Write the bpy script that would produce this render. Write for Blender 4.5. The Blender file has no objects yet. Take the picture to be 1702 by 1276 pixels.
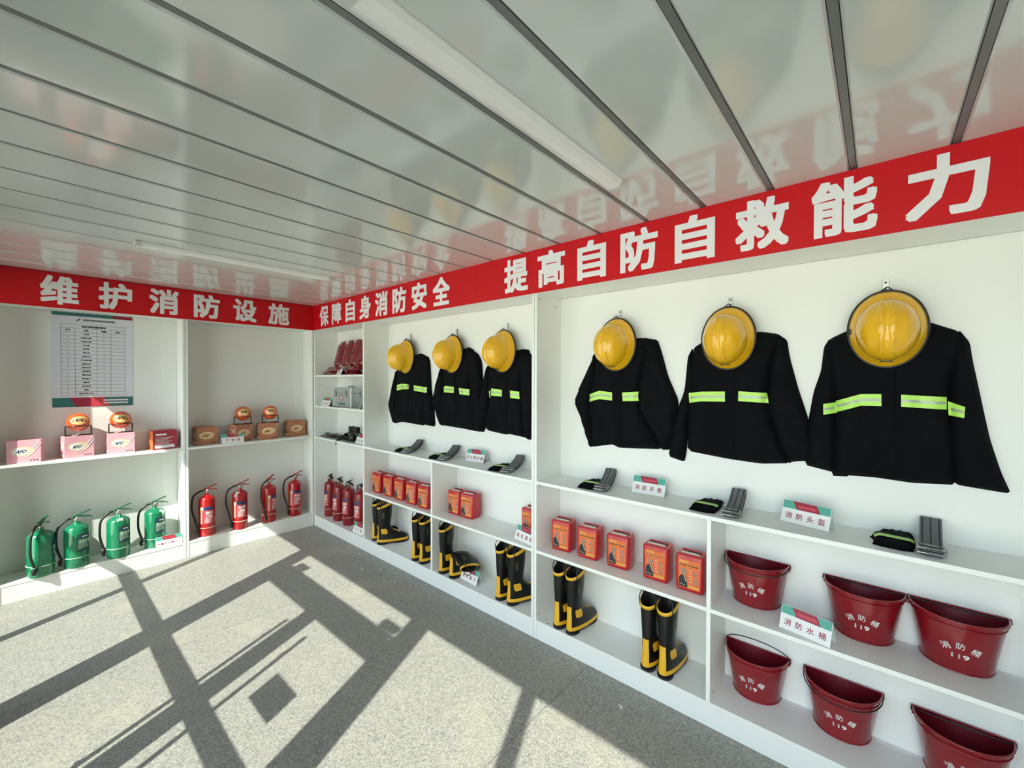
import bpy, bmesh, math, random
from math import sin, cos, pi, radians as R
from mathutils import Vector, Matrix
from mathutils.geometry import delaunay_2d_cdt
random.seed(7)
S = bpy.context.scene
COL = S.collection

# ---------------------------------------------------------------- camera
cam = bpy.data.cameras.new('camera'); camo = bpy.data.objects.new('camera', cam); COL.objects.link(camo)
cam.sensor_width = 36; cam.lens = 14.83; cam.clip_start = 0.02
Fv = Vector((-0.65693575, 0.75386871, -0.0108351)); Rv = Vector((0.75389602, 0.65699028, 0.00213827)); Uv = Vector((-0.00873053, 0.00676384, 0.99993901))
M = Matrix((Rv, Uv, -Fv)).transposed().to_4x4(); M.translation = (4.8631, -2.1406, 1.6719)
camo.matrix_world = M
S.camera = camo
# ---------------------------------------------------------------- light
S.view_settings.view_transform = 'Standard'; S.view_settings.look = 'None'
S.view_settings.gamma = 1; S.view_settings.use_curve_mapping = False
S.view_settings.exposure = 1.56
w = bpy.data.worlds.new('world'); S.world = w; w.use_nodes = True
wn = w.node_tree.nodes; bg = wn['Background']
sky = wn.new('ShaderNodeTexSky'); sky.sky_type = 'NISHITA'; sky.sun_disc = False
sky.sun_elevation = R(45); sky.sun_rotation = R(155); sky.air_density = 1.0; sky.dust_density = 1.2; sky.altitude = 50
w.node_tree.links.new(sky.outputs[0], bg.inputs[0]); bg.inputs[1].default_value = 0.22
sun = bpy.data.lights.new('sun', 'SUN'); sun.energy = 10.0; sun.angle = R(0.6); sun.color = (1, .965, .89)
suno = bpy.data.objects.new('sun', sun); COL.objects.link(suno)
sd = Vector((-0.47, 1.0, -1.1)).normalized()
suno.rotation_euler = sd.to_track_quat('-Z', 'Y').to_euler(); suno.location = (3, -6, 5)
pl = bpy.data.lights.new('sky_portal', 'AREA'); pl.shape = 'RECTANGLE'; pl.size = 6.2; pl.size_y = 2.4
plo = bpy.data.objects.new('sky_portal', pl); COL.objects.link(plo)
plo.location = (3.15, -2.56, 1.2); plo.rotation_euler = (R(90), 0, 0); pl.cycles.is_portal = True
S.cycles.max_bounces = 10; S.cycles.diffuse_bounces = 6; S.cycles.caustics_reflective = False; S.cycles.caustics_refractive = False

# ---------------------------------------------------------------- materials
def mat(name, c, rough=.5, metal=0, spec=.5, coat=0, var=0, scale=8, bump=0, bscale=200, tint=None):
    m = bpy.data.materials.new(name); m.use_nodes = True
    nt = m.node_tree; b = nt.nodes['Principled BSDF']
    b.inputs['Base Color'].default_value = (*c, 1); b.inputs['Roughness'].default_value = rough
    b.inputs['Metallic'].default_value = metal; b.inputs['Specular IOR Level'].default_value = spec
    b.inputs['Coat Weight'].default_value = coat; b.inputs['Coat Roughness'].default_value = .07
    tc = nt.nodes.new('ShaderNodeTexCoord')
    if var:
        n = nt.nodes.new('ShaderNodeTexNoise'); n.inputs['Scale'].default_value = scale; n.inputs['Detail'].default_value = 4
        nt.links.new(tc.outputs['Object'], n.inputs['Vector'])
        mx = nt.nodes.new('ShaderNodeMix'); mx.data_type = 'RGBA'
        t = tint or tuple(max(0, x * (1 - var)) for x in c)
        mx.inputs['A'].default_value = (*c, 1); mx.inputs['B'].default_value = (*t, 1)
        nt.links.new(n.outputs['Fac'], mx.inputs['Factor']); nt.links.new(mx.outputs['Result'], b.inputs['Base Color'])
    if bump:
        n2 = nt.nodes.new('ShaderNodeTexNoise'); n2.inputs['Scale'].default_value = bscale
        nt.links.new(tc.outputs['Object'], n2.inputs['Vector'])
        bp = nt.nodes.new('ShaderNodeBump'); bp.inputs['Strength'].default_value = bump; bp.inputs['Distance'].default_value = .002
        nt.links.new(n2.outputs['Fac'], bp.inputs['Height']); nt.links.new(bp.outputs['Normal'], b.inputs['Normal'])
    return m
CW = (.82, .835, .80)
MT = dict(
 cab=mat('white_melamine', CW, .38, var=.03, scale=3),
 edge=mat('white_edge_band', (.84, .86, .82), .35, var=.02),
 dotm=mat('dark_screw', (.03, .03, .03), .5, var=.1),
 wall=mat('white_wall_paint', (.72, .73, .70), .6, var=.04, scale=4, bump=.1),
 ceil=mat('glossy_ceiling_panel', (.60, .64, .615), .12, spec=.75, coat=.38, var=.05, scale=2.5),
 strip=mat('grey_ceiling_joint', (.20, .21, .21), .45, metal=.3, var=.2, scale=20),
 frame=mat('grey_aluminium_frame', (.35, .36, .37), .4, metal=.6, var=.1),
 red=mat('red_banner_vinyl', (.60, .003, .008), .5, spec=.3, var=.12, scale=6, bump=.25, bscale=14),
 redtop=mat('white_vinyl_letter', (.80, .80, .80), .4, var=.02),
 lamp=mat('milky_lamp_cover', (.88, .88, .86), .35, var=.06, scale=30),
 lampend=mat('lamp_end_cap', (.62, .63, .62), .4, var=.05),
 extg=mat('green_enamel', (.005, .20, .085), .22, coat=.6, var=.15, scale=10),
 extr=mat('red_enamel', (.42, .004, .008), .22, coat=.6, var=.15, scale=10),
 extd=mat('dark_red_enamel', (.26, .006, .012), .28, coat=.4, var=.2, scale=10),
 black=mat('black_rubber', (.012, .012, .012), .45, var=.3, scale=30),
 blackm=mat('black_metal', (.02, .02, .02), .35, metal=.4, var=.2),
 steel=mat('bright_steel', (.55, .55, .53), .28, metal=.9, var=.15, scale=30),
 brass=mat('valve_metal', (.42, .40, .34), .35, metal=.8, var=.2, scale=40),
 levg=mat('green_lever', (.01, .13, .06), .35, var=.2),
 levr=mat('red_lever', (.38, .008, .012), .35, var=.2),
 white=mat('white_card', (.82, .82, .80), .45, var=.03),
 cream=mat('cream_print', (.80, .62, .40), .45, var=.15, scale=60),
 navy=mat('navy_print', (.03, .04, .14), .4, var=.2, scale=50),
 dgrn=mat('dark_green_print', (.01, .09, .06), .35, var=.3, scale=50),
 lred=mat('light_red_print', (.62, .06, .08), .35, var=.2, scale=60),
 tie=mat('pale_plastic_tie', (.72, .62, .50), .4, var=.1),
 tieg=mat('pale_green_tie', (.50, .70, .58), .4, var=.1),
 teal=mat('teal_print', (.10, .42, .33), .4, var=.25, scale=20),
 dteal=mat('dark_teal_print', (.03, .19, .17), .4, var=.2, scale=10),
 maroon=mat('maroon_print', (.35, .02, .05), .4, var=.2, scale=30),
 crims=mat('crimson_text', (.33, .01, .06), .5, var=.1),
 ink=mat('black_ink', (.02, .02, .025), .5, var=.1),
 acry=mat('pale_acrylic', (.66, .72, .70), .12, coat=.6, var=.05),
 paper=mat('poster_paper', (.72, .73, .78), .3, coat=.35, var=.03),
 pink_lit=mat('sun_pinked_card', (.74, .30, .36), .35, coat=.2, var=.35, scale=9, tint=(.80, .48, .52)),  # cartons taken as orange; the sun's pink wash is put into the colour
 orab=mat('orange_printed_card', (.40, .13, .06), .4, coat=.15, var=.4, scale=9, tint=(.52, .24, .13)),
 redb=mat('red_printed_card', (.40, .03, .05), .4, var=.3, scale=20),
 orange_lit=mat('sunlit_orange_card', (.80, .22, .06), .4, var=.3, scale=14),  # sunlight on the carton's orange side, put into its colour
 ball=mat('orange_red_shell', (.55, .06, .015), .16, coat=.8, var=.35, scale=12, tint=(.62, .12, .02)),
 flame=mat('flame_print', (.85, .42, .10), .2, coat=.8, var=.4, scale=30, tint=(.9, .70, .35)),
 yel=mat('yellow_helmet_shell', (.86, .47, .010), .24, coat=.5, var=.08, scale=12),
 cloth=mat('navy_black_cloth', (.0035, .0042, .006), .85, spec=.12, var=.5, scale=25, bump=.5, bscale=600),
 lime=mat('lime_reflective_tape', (.50, .86, .14), .4, var=.12, scale=60),
 grey=mat('silver_reflective_tape', (.42, .48, .42), .35, metal=.2, var=.2, scale=60),
 rub=mat('boot_rubber', (.006, .006, .007), .34, spec=.35, var=.2, scale=20),
 sole=mat('sole_rubber', (.008, .007, .010), .6, var=.2),
 byel=mat('boot_yellow_rubber', (.80, .44, .02), .4, var=.12, scale=40),
 emb=mat('dull_olive_print', (.10, .10, .02), .4, var=.3, scale=80),
 case=mat('red_plastic_case', (.50, .012, .02), .28, coat=.3, var=.12, scale=15),
 casel=mat('orange_red_label', (.72, .09, .035), .3, coat=.4, var=.45, scale=40, tint=(.75, .20, .04)),
 caset=mat('gold_print', (.88, .45, .08), .35, var=.4, scale=90),
 suit=mat('dark_suit_print', (.02, .03, .035), .4, var=.3, scale=60),
 skin=mat('smoky_grey_print', (.42, .30, .24), .4, var=.6, scale=110),
 buck=mat('dark_red_painted_steel', (.24, .003, .009), .26, coat=.4, var=.15, scale=7),
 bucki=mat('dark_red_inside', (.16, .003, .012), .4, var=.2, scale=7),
 belt=mat('grey_webbing', (.17, .175, .185), .7, var=.3, scale=90, bump=.6, bscale=900),
 beltd=mat('dark_webbing_line', (.025, .028, .035), .7, var=.3, scale=90),
 pack=mat('red_plastic_film', (.24, .004, .014), .25, coat=.5, var=.35, scale=30, bump=.6, bscale=60),
 packt=mat('pale_red_print', (.42, .08, .10), .35, var=.4, scale=120),
 alu=mat('brushed_aluminium', (.50, .54, .54), .36, metal=.55, var=.1, scale=40),
 alud=mat('dark_aluminium_trim', (.25, .26, .26), .35, metal=.7, var=.2),
 scrap=mat('paper_scrap', (.62, .64, .60), .6, var=.1),
 ground=mat('pale_concrete', (.5, .49, .46), .9, var=.2, scale=1.5),
)
def floor_mat():
    m = bpy.data.materials.new('speckled_vinyl_floor'); m.use_nodes = True
    nt = m.node_tree; b = nt.nodes['Principled BSDF']; L = nt.links.new
    tc = nt.nodes.new('ShaderNodeTexCoord')
    v = nt.nodes.new('ShaderNodeTexVoronoi'); v.inputs['Scale'].default_value = 170; L(tc.outputs['Object'], v.inputs['Vector'])
    bw = nt.nodes.new('ShaderNodeRGBToBW'); L(v.outputs['Color'], bw.inputs[0])
    n = nt.nodes.new('ShaderNodeTexNoise'); n.inputs['Scale'].default_value = 240; n.inputs['Detail'].default_value = 3; L(tc.outputs['Object'], n.inputs['Vector'])
    ad = nt.nodes.new('ShaderNodeMath'); ad.operation = 'ADD'; L(bw.outputs[0], ad.inputs[0]); L(n.outputs['Fac'], ad.inputs[1])
    cr = nt.nodes.new('ShaderNodeValToRGB'); e = cr.color_ramp.elements
    e[0].position = .30; e[0].color = (.16, .165, .155, 1); e[1].position = .78; e[1].color = (.40, .385, .34, 1)
    k = e.new(.5); k.color = (.275, .272, .245, 1)
    hf = nt.nodes.new('ShaderNodeMath'); hf.operation = 'MULTIPLY'; hf.inputs[1].default_value = .55; L(ad.outputs[0], hf.inputs[0]); L(hf.outputs[0], cr.inputs[0])
    s = nt.nodes.new('ShaderNodeTexNoise'); s.inputs['Scale'].default_value = 1.6; s.inputs['Detail'].default_value = 5; s.inputs['Roughness'].default_value = .65; L(tc.outputs['Object'], s.inputs['Vector'])
    sr = nt.nodes.new('ShaderNodeValToRGB'); sr.color_ramp.elements[0].position = .55; sr.color_ramp.elements[1].position = .75; L(s.outputs['Fac'], sr.inputs[0])
    ml = nt.nodes.new('ShaderNodeMath'); ml.operation = 'MULTIPLY'; ml.inputs[1].default_value = .45; L(sr.outputs[0], ml.inputs[0])
    mx = nt.nodes.new('ShaderNodeMix'); mx.data_type = 'RGBA'; L(ml.outputs[0], mx.inputs['Factor']); L(cr.outputs[0], mx.inputs['A']); mx.inputs['B'].default_value = (.50, .44, .31, 1)
    L(mx.outputs['Result'], b.inputs['Base Color'])
    b.inputs['Roughness'].default_value = .5; b.inputs['Specular IOR Level'].default_value = .35
    bp = nt.nodes.new('ShaderNodeBump'); bp.inputs['Strength'].default_value = .12; bp.inputs['Distance'].default_value = .001
    L(n.outputs['Fac'], bp.inputs['Height']); L(bp.outputs['Normal'], b.inputs['Normal'])
    return m
MT['floor'] = floor_mat()
def glass_mat():
    m = bpy.data.materials.new('clear_window_glass'); m.use_nodes = True; nt = m.node_tree; nt.nodes.clear(); L = nt.links.new
    o = nt.nodes.new('ShaderNodeOutputMaterial'); mx = nt.nodes.new('ShaderNodeMixShader'); fr = nt.nodes.new('ShaderNodeFresnel'); fr.inputs[0].default_value = 1.3
    t = nt.nodes.new('ShaderNodeBsdfTransparent'); t.inputs[0].default_value = (.93, .96, .94, 1); g = nt.nodes.new('ShaderNodeBsdfGlossy'); g.inputs['Roughness'].default_value = .02
    L(fr.outputs[0], mx.inputs[0]); L(t.outputs[0], mx.inputs[1]); L(g.outputs[0], mx.inputs[2]); L(mx.outputs[0], o.inputs[0])
    return m
MT['glass'] = glass_mat()

# ---------------------------------------------------------------- mesh helpers
class MB:
    def __init__(s): s.v = []; s.f = []; s.m = []; s.sm = []
    def add(s, vs, fs, m=0, smooth=False, T=None):
        n = len(s.v)
        for p in vs: s.v.append(tuple(T @ Vector(p)) if T is not None else tuple(p))
        for f in fs: s.f.append(tuple(i + n for i in f)); s.m.append(m); s.sm.append(smooth)
        return s
    def box(s, x0, x1, y0, y1, z0, z1, m=0, T=None):
        vs = [(x, y, z) for z in (z0, z1) for y in (y0, y1) for x in (x0, x1)]
        return s.add(vs, [(0, 2, 3, 1), (4, 5, 7, 6), (0, 1, 5, 4), (2, 6, 7, 3), (0, 4, 6, 2), (1, 3, 7, 5)], m, False, T)
    def loft(s, rings, m=0, cap0=True, cap1=True, smooth=True, T=None, closed=True):
        n = len(rings[0]); vs = [p for r in rings for p in r]; fs = []
        for i in range(len(rings) - 1):
            for j in range(n if closed else n - 1):
                k = (j + 1) % n; fs.append((i * n + j, i * n + k, (i + 1) * n + k, (i + 1) * n + j))
        s.add(vs, fs, m, smooth, T)
        if cap0: s.add(rings[0], [tuple(range(n - 1, -1, -1))], m, False, T)
        if cap1: s.add(rings[-1], [tuple(range(n))], m, False, T)
        return s
    def lathe(s, prof, n=24, m=0, cap0=True, cap1=True, T=None):
        return s.loft([[(r * cos(2 * pi * j / n), r * sin(2 * pi * j / n), z) for j in range(n)] for r, z in prof], m, cap0, cap1, True, T)
    def tube(s, pts, r, n=8, m=0, T=None, flat=1.0, caps=True):
        P = [Vector(p) for p in pts]; rings = []; up = Vector((0, 0, 1)); prev = None
        for i, p in enumerate(P):
            d = (P[min(i + 1, len(P) - 1)] - P[max(i - 1, 0)]).normalized()
            a = prev if prev is not None else (up if abs(d.z) < .9 else Vector((0, 1, 0)))
            x = (a - d * a.dot(d)).normalized(); y = d.cross(x); prev = x
            rr = r[i] if isinstance(r, (list, tuple)) else r
            rings.append([tuple(p + x * cos(2 * pi * j / n) * rr + y * sin(2 * pi * j / n) * rr * flat) for j in range(n)])
        return s.loft(rings, m, caps, caps, True, T)
    def build(s, name, mats, parent=None, bevel=0, seg=2):
        me = bpy.data.meshes.new(name)
        if not isinstance(mats, (list, tuple)): mats = [mats]
        me.from_pydata(s.v, [], s.f)
        for x in mats: me.materials.append(MT[x] if isinstance(x, str) else x)
        me.polygons.foreach_set('material_index', s.m); me.polygons.foreach_set('use_smooth', s.sm)
        if bevel:
            b = bmesh.new(); b.from_mesh(me); bmesh.ops.remove_doubles(b, verts=b.verts, dist=1e-5)
            bmesh.ops.recalc_face_normals(b, faces=b.faces)
            ed = [e for e in b.edges if e.is_manifold and e.calc_face_angle(0) > .6]
            bmesh.ops.bevel(b, geom=ed, offset=bevel, segments=seg, affect='EDGES', profile=.5, clamp_overlap=True)
            b.to_mesh(me); b.free()
        me.update()
        o = bpy.data.objects.new(name, me); COL.objects.link(o)
        if parent is not None: o.parent = parent
        return o
def thing(name, label, cat, loc=(0, 0, 0), rz=0, group=None):
    o = bpy.data.objects.new(name, None); COL.objects.link(o); o.empty_display_size = .05
    o.location = loc; o.rotation_euler = (0, 0, rz); tag(o, label, cat, group); return o
def tag(o, label=None, cat=None, group=None, kind=None):
    if label: o['label'] = label
    if cat: o['category'] = cat
    if group: o['group'] = group
    if kind: o['kind'] = kind
    return o
def copy_tree(o, parent=None):
    c = o.copy(); COL.objects.link(c)
    if parent is not None: c.parent = parent
    for ch in list(o.children): copy_tree(ch, c)
    return c
def place(proto, first, loc, rz, label):
    o = proto if first else copy_tree(proto)
    o.location = loc; o.rotation_euler = (0, 0, rz); o['label'] = label; return o
_tc = {}
def text(s, size, bold=0.0):
    """centred text as verts (x, y) and faces, ~one em = size"""
    k = (s, bold)
    if k not in _tc:
        c = bpy.data.curves.new('t', 'FONT'); c.body = s; c.size = 1; c.align_x = 'CENTER'; c.resolution_u = 2
        o = bpy.data.objects.new('t', c); COL.objects.link(o); bpy.context.view_layer.update()
        me = o.to_mesh(); vs = [tuple(v.co) for v in me.vertices]; fs = [tuple(p.vertices) for p in me.polygons]
        o.to_mesh_clear(); bpy.data.objects.remove(o); bpy.data.curves.remove(c)
        xs = [v[0] for v in vs]; ys = [v[1] for v in vs]; mx = (min(xs) + max(xs)) / 2; my = (min(ys) + max(ys)) / 2
        base = [(v[0] - mx, v[1] - my) for v in vs]; V = []; F = []
        offs = [(0, 0)] + ([(bold * a, bold * b) for a in (-1, 0, 1) for b in (-1, 0, 1) if a or b] if bold else [])
        for i, (a, b) in enumerate(offs):
            n = len(V); V += [(p[0] + a, p[1] + b, i) for p in base]; F += [tuple(q + n for q in f) for f in fs]
        _tc[k] = (V, F, max(xs) - min(xs), max(ys) - min(ys))
    V, F, W, H = _tc[k]
    return V, F, W, H
def put_text(mb, s, fn, width=None, height=None, size=None, bold=0, m=0):
    """fn maps flat (x, y, layer) metres to 3-D"""
    V, F, W, H = text(s, 1, bold)
    sx = width / W if width else None; sy = height / H if height else None
    if size: sx = sy = size
    sx = sx or sy; sy = sy or sx
    mb.add([fn(x * sx, y * sy, l) for x, y, l in V], F, m)

def inside(p, poly):
    x, y = p; c = False; j = len(poly) - 1
    for i in range(len(poly)):
        xi, yi = poly[i]; xj, yj = poly[j]
        if (yi > y) != (yj > y) and x < (xj - xi) * (y - yi) / (yj - yi) + xi: c = not c
        j = i
    return c
def edist(p, poly):
    best = 9
    for i in range(len(poly)):
        ax, ay = poly[i - 1]; bx, by = poly[i]; dx, dy = bx - ax, by - ay; L = dx * dx + dy * dy
        t = max(0, min(1, ((p[0] - ax) * dx + (p[1] - ay) * dy) / L)) if L else 0
        best = min(best, math.hypot(p[0] - ax - t * dx, p[1] - ay - t * dy))
    return best
def smooth_poly(poly, it=1, k=.25):
    for _ in range(it):
        q = []
        for i in range(len(poly)):
            a = poly[i - 1]; b = poly[i]
            q += [(a[0] * (1 - k) + b[0] * k, a[1] * (1 - k) + b[1] * k), (a[0] * k + b[0] * (1 - k), a[1] * k + b[1] * (1 - k))]
        poly = q
    return poly
def fill(poly, g):
    b = []
    for i in range(len(poly)):
        a = poly[i - 1]; c = poly[i]; n = max(1, int(math.hypot(c[0] - a[0], c[1] - a[1]) / g))
        b += [(a[0] + (c[0] - a[0]) * k / n, a[1] + (c[1] - a[1]) * k / n) for k in range(n)]
    pts = list(b); nb = len(b)
    xs = [p[0] for p in b]; ys = [p[1] for p in b]; j = 0; y = min(ys)
    while y < max(ys):
        x = min(xs) + (g / 2 if j % 2 else 0)
        while x < max(xs):
            if inside((x, y), poly) and edist((x, y), poly) > g * .5: pts.append((x, y))
            x += g
        y += g * .87; j += 1
    r = delaunay_2d_cdt([Vector(p) for p in pts], [(i, (i + 1) % nb) for i in range(nb)], [], 1, 1e-6)
    return [tuple(v) for v in r[0]], [tuple(f) for f in r[2]], nb
def inflate(mb, poly, T, wd, g=.014, fold=None, fn=None, m=0, back=True):
    """puffy sheet: fn maps (x, z, height) to 3-D"""
    V, F, nb = fill(poly, g); out = []
    for p in V:
        d = edist(p, poly); k = min(d / wd, 1); h = T * math.sqrt(max(0, 1 - (1 - k) ** 2))
        if fold: h += fold(p[0], p[1]) * k
        out.append(fn(p[0], p[1], h))
    # CDT faces come counter-clockwise in (x, z)
    mb.add(out, F, m, True)
    if back: mb.add([fn(p[0], p[1], 0) for p in V], [f[::-1] for f in F], m, False)
JACKETS = {6: {
 'torso': [(-0.092, 1.91), (-0.189, 1.86), (-0.208, 1.823), (-0.194, 1.688), (-0.167, 1.571), (-0.175, 1.403), (-0.177, 1.235), (-0.121, 1.24), (-0.118, 1.246), (-0.025, 1.251), (0.09, 1.246), (0.218, 1.259), (0.209, 1.441), (0.193, 1.585), (0.207, 1.701), (0.24, 1.801), (0.215, 1.867), (0.133, 1.909), (0.016, 1.928)], 
 'sl': [(-0.19, 1.861), (-0.21, 1.824), (-0.22, 1.714), (-0.247, 1.619), (-0.267, 1.48), (-0.284, 1.273), (-0.158, 1.251), (-0.16, 1.403), (-0.164, 1.571), (-0.162, 1.688), (-0.166, 1.822)], 
 'sr': [(0.217, 1.872), (0.247, 1.819), (0.255, 1.751), (0.272, 1.644), (0.285, 1.56), (0.303, 1.448), (0.332, 1.326), (0.355, 1.257), (0.346, 1.25), (0.205, 1.261), (0.201, 1.365), (0.194, 1.584), (0.193, 1.687), (0.202, 1.804)], 
 't0': [(-0.164, 1.579), (-0.076, 1.612), (-0.01, 1.614), (-0.009, 1.563), (-0.076, 1.562), (-0.16, 1.53)], 
 't1': [(0.051, 1.613), (0.184, 1.606), (0.184, 1.557), (0.051, 1.564)], 
 't2': [(-0.206, 1.565), (-0.162, 1.573), (-0.159, 1.526), (-0.205, 1.517)], 
 't3': [(0.187, 1.59), (0.231, 1.57), (0.229, 1.528), (0.19, 1.535)]}, 5: {
 'torso': [(-0.123, 1.886), (-0.182, 1.849), (-0.194, 1.761), (-0.206, 1.582), (-0.21, 1.457), (-0.213, 1.277), (-0.006, 1.258), (0.143, 1.253), (0.266, 1.271), (0.239, 1.329), (0.183, 1.521), (0.175, 1.641), (0.188, 1.752), (0.235, 1.852), (0.214, 1.897), (0.135, 1.914), (0.013, 1.907)], 
 'sl': [(-0.187, 1.85), (-0.214, 1.798), (-0.229, 1.617), (-0.264, 1.516), (-0.296, 1.376), (-0.318, 1.234), (-0.227, 1.214), (-0.216, 1.274), (-0.202, 1.456), (-0.185, 1.582), (-0.169, 1.725)], 
 'sr': [(0.212, 1.898), (0.252, 1.864), (0.263, 1.782), (0.3, 1.627), (0.339, 1.491), (0.365, 1.372), (0.368, 1.298), (0.277, 1.281), (0.264, 1.269), (0.209, 1.403), (0.18, 1.521), (0.173, 1.64), (0.185, 1.768)], 
 't0': [(-0.194, 1.6), (-0.125, 1.609), (-0.01, 1.612), (-0.009, 1.56), (-0.125, 1.558), (-0.194, 1.546)], 
 't1': [(0.053, 1.615), (0.172, 1.608), (0.182, 1.559), (0.053, 1.566)]}, 4: {
 'torso': [(-0.126, 1.872), (-0.173, 1.843), (-0.167, 1.733), (-0.19, 1.628), (-0.214, 1.522), (-0.189, 1.365), (-0.2, 1.233), (-0.049, 1.266), (-0.004, 1.249), (0.272, 1.27), (0.233, 1.351), (0.143, 1.488), (0.132, 1.632), (0.172, 1.767), (0.23, 1.878), (0.151, 1.921), (0.003, 1.921)], 
 'sl': [(-0.176, 1.849), (-0.206, 1.776), (-0.329, 1.534), (-0.272, 1.412), (-0.209, 1.23), (-0.161, 1.251), (-0.192, 1.417), (-0.205, 1.533), (-0.163, 1.681), (-0.146, 1.816)], 
 'sr': [(0.144, 1.923), (0.238, 1.903), (0.263, 1.831), (0.301, 1.69), (0.362, 1.553), (0.349, 1.406), (0.313, 1.273), (0.266, 1.266), (0.227, 1.349), (0.136, 1.486), (0.125, 1.593), (0.145, 1.768)], 
 't0': [(-0.198, 1.576), (-0.113, 1.602), (-0.025, 1.593), (-0.025, 1.544), (-0.113, 1.55), (-0.193, 1.53)], 
 't1': [(0.042, 1.594), (0.146, 1.602), (0.134, 1.575), (0.146, 1.547), (0.044, 1.543)]}, 3: {
 'torso': [(-0.155, 1.854), (-0.182, 1.726), (-0.196, 1.586), (-0.175, 1.527), (-0.223, 1.265), (-0.019, 1.248), (0.014, 1.256), (0.206, 1.24), (0.182, 1.326), (0.157, 1.537), (0.144, 1.667), (0.192, 1.805), (0.216, 1.886), (0.15, 1.898)], 
 'sl': [(-0.183, 1.845), (-0.232, 1.716), (-0.261, 1.585), (-0.326, 1.337), (-0.333, 1.246), (-0.239, 1.257), (-0.196, 1.446), (-0.169, 1.646)], 
 'sr': [(0.143, 1.9), (0.215, 1.869), (0.256, 1.831), (0.274, 1.794), (0.292, 1.559), (0.304, 1.248), (0.193, 1.228), (0.169, 1.324), (0.138, 1.555), (0.143, 1.741)], 
 't0': [(-0.127, 1.603), (-0.011, 1.592), (-0.011, 1.543), (-0.127, 1.547)], 
 't1': [(0.072, 1.59), (0.156, 1.58), (0.161, 1.527), (0.072, 1.536)], 
 't2': [(-0.153, 1.58), (-0.136, 1.583), (-0.141, 1.531), (-0.156, 1.529)]}, 2: {
 'torso': [(-0.156, 1.786), (-0.173, 1.698), (-0.156, 1.576), (-0.217, 1.419), (-0.19, 1.265), (0.067, 1.257), (0.251, 1.246), (0.273, 1.34), (0.191, 1.541), (0.191, 1.645), (0.265, 1.818), (0.205, 1.913), (0.145, 1.941), (-0.014, 1.901)], 
 'sl': [(-0.192, 1.787), (-0.235, 1.709), (-0.316, 1.482), (-0.209, 1.262), (-0.165, 1.265), (-0.166, 1.532), (-0.148, 1.665)], 
 'sr': [(0.136, 1.937), (0.257, 1.88), (0.3, 1.818), (0.315, 1.646), (0.323, 1.443), (0.337, 1.252), (0.243, 1.246), (0.22, 1.356), (0.175, 1.541), (0.19, 1.728)], 
 't0': [(-0.119, 1.599), (-0.094, 1.616), (0.017, 1.607), (0.017, 1.557), (-0.11, 1.56)], 
 't1': [(0.077, 1.6), (0.216, 1.589), (0.211, 1.54), (0.081, 1.548)]}, 1: {
 'torso': [(-0.179, 1.786), (-0.201, 1.663), (-0.212, 1.513), (-0.246, 1.237), (-0.137, 1.254), (0.226, 1.241), (0.255, 1.41), (0.255, 1.572), (0.264, 1.721), (0.283, 1.87), (0.159, 1.915), (-0.052, 1.881)], 
 'sl': [(-0.213, 1.787), (-0.302, 1.561), (-0.355, 1.394), (-0.269, 1.231), (-0.214, 1.238), (-0.207, 1.513), (-0.18, 1.7)], 
 'sr': [(0.148, 1.913), (0.267, 1.871), (0.296, 1.836), (0.318, 1.573), (0.355, 1.414), (0.369, 1.245), (0.225, 1.251), (0.225, 1.408), (0.216, 1.617), (0.225, 1.78)], 
 't0': [(-0.168, 1.614), (-0.07, 1.629), (0.039, 1.625), (0.039, 1.578), (-0.06, 1.576), (-0.164, 1.562)], 
 't1': [(0.113, 1.616), (0.304, 1.599), (0.304, 1.55), (0.113, 1.566)]}}

# ================================================================ setting
def struct(mb, name, mats, **k):
    o = mb.build(name, mats, **k); o['kind'] = 'structure'; return o
X0, X1, Y0, Y1, H = -.25, 6.40, -2.50, .285, 2.50
fl = struct(MB().box(X0, X1, Y0, Y1, -.06, -.004), 'floor', 'strip')
xs = [X0, 1.578, 3.592, 5.605, X1]
for a, b in zip(xs, xs[1:]): MB().box(a + .0015, b - .0015, Y0 + .002, Y1 - .002, -.004, 0).build('floor_sheet', 'floor', fl)
ce = struct(MB().box(X0 - .1, X1 + .1, Y0 - .12, Y1 + .1, H + .022, H + .06), 'ceiling', 'strip')
k = 0; x = 5.058 + .2808 * 4
while x > X0 + .02:
    a = max(X0 + .002, x - .2808 + .012); b = min(x - .012, X1 - .002)
    if b - a > .02:
        mb = MB(); y0, y1 = Y0 + .003, Y1 - .003
        sec = [(a, H + .022), (a, H + .006), (a + .006, H), (b - .006, H), (b, H + .006), (b, H + .022)]
        mb.loft([[(p, y0, z) for p, z in sec], [(p, y1, z) for p, z in sec]], 0, False, False, False, closed=False)
        mb.build('ceiling_panel', 'ceil', ce)
        MB().box(x - .010, x + .010, y0, y1, H + .004, H + .020).build('joint_strip', 'strip', ce)
    x -= .2808
struct(MB().box(X0 - .1, X0, Y0, Y1, 0, H + .022), 'wall_left', 'wall')
struct(MB().box(X0 - .1, X1 + .1, Y1, Y1 + .1, 0, H + .022), 'wall_back', 'wall')
struct(MB().box(X1, X1 + .1, Y0, Y1, 0, H + .022), 'wall_right', 'wall')
struct(MB().box(-30, 36, -45, Y0 - .08, -.2, -.15), 'ground', 'ground')  # unseen ground outside, added to bounce sunlight up onto the ceiling
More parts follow.
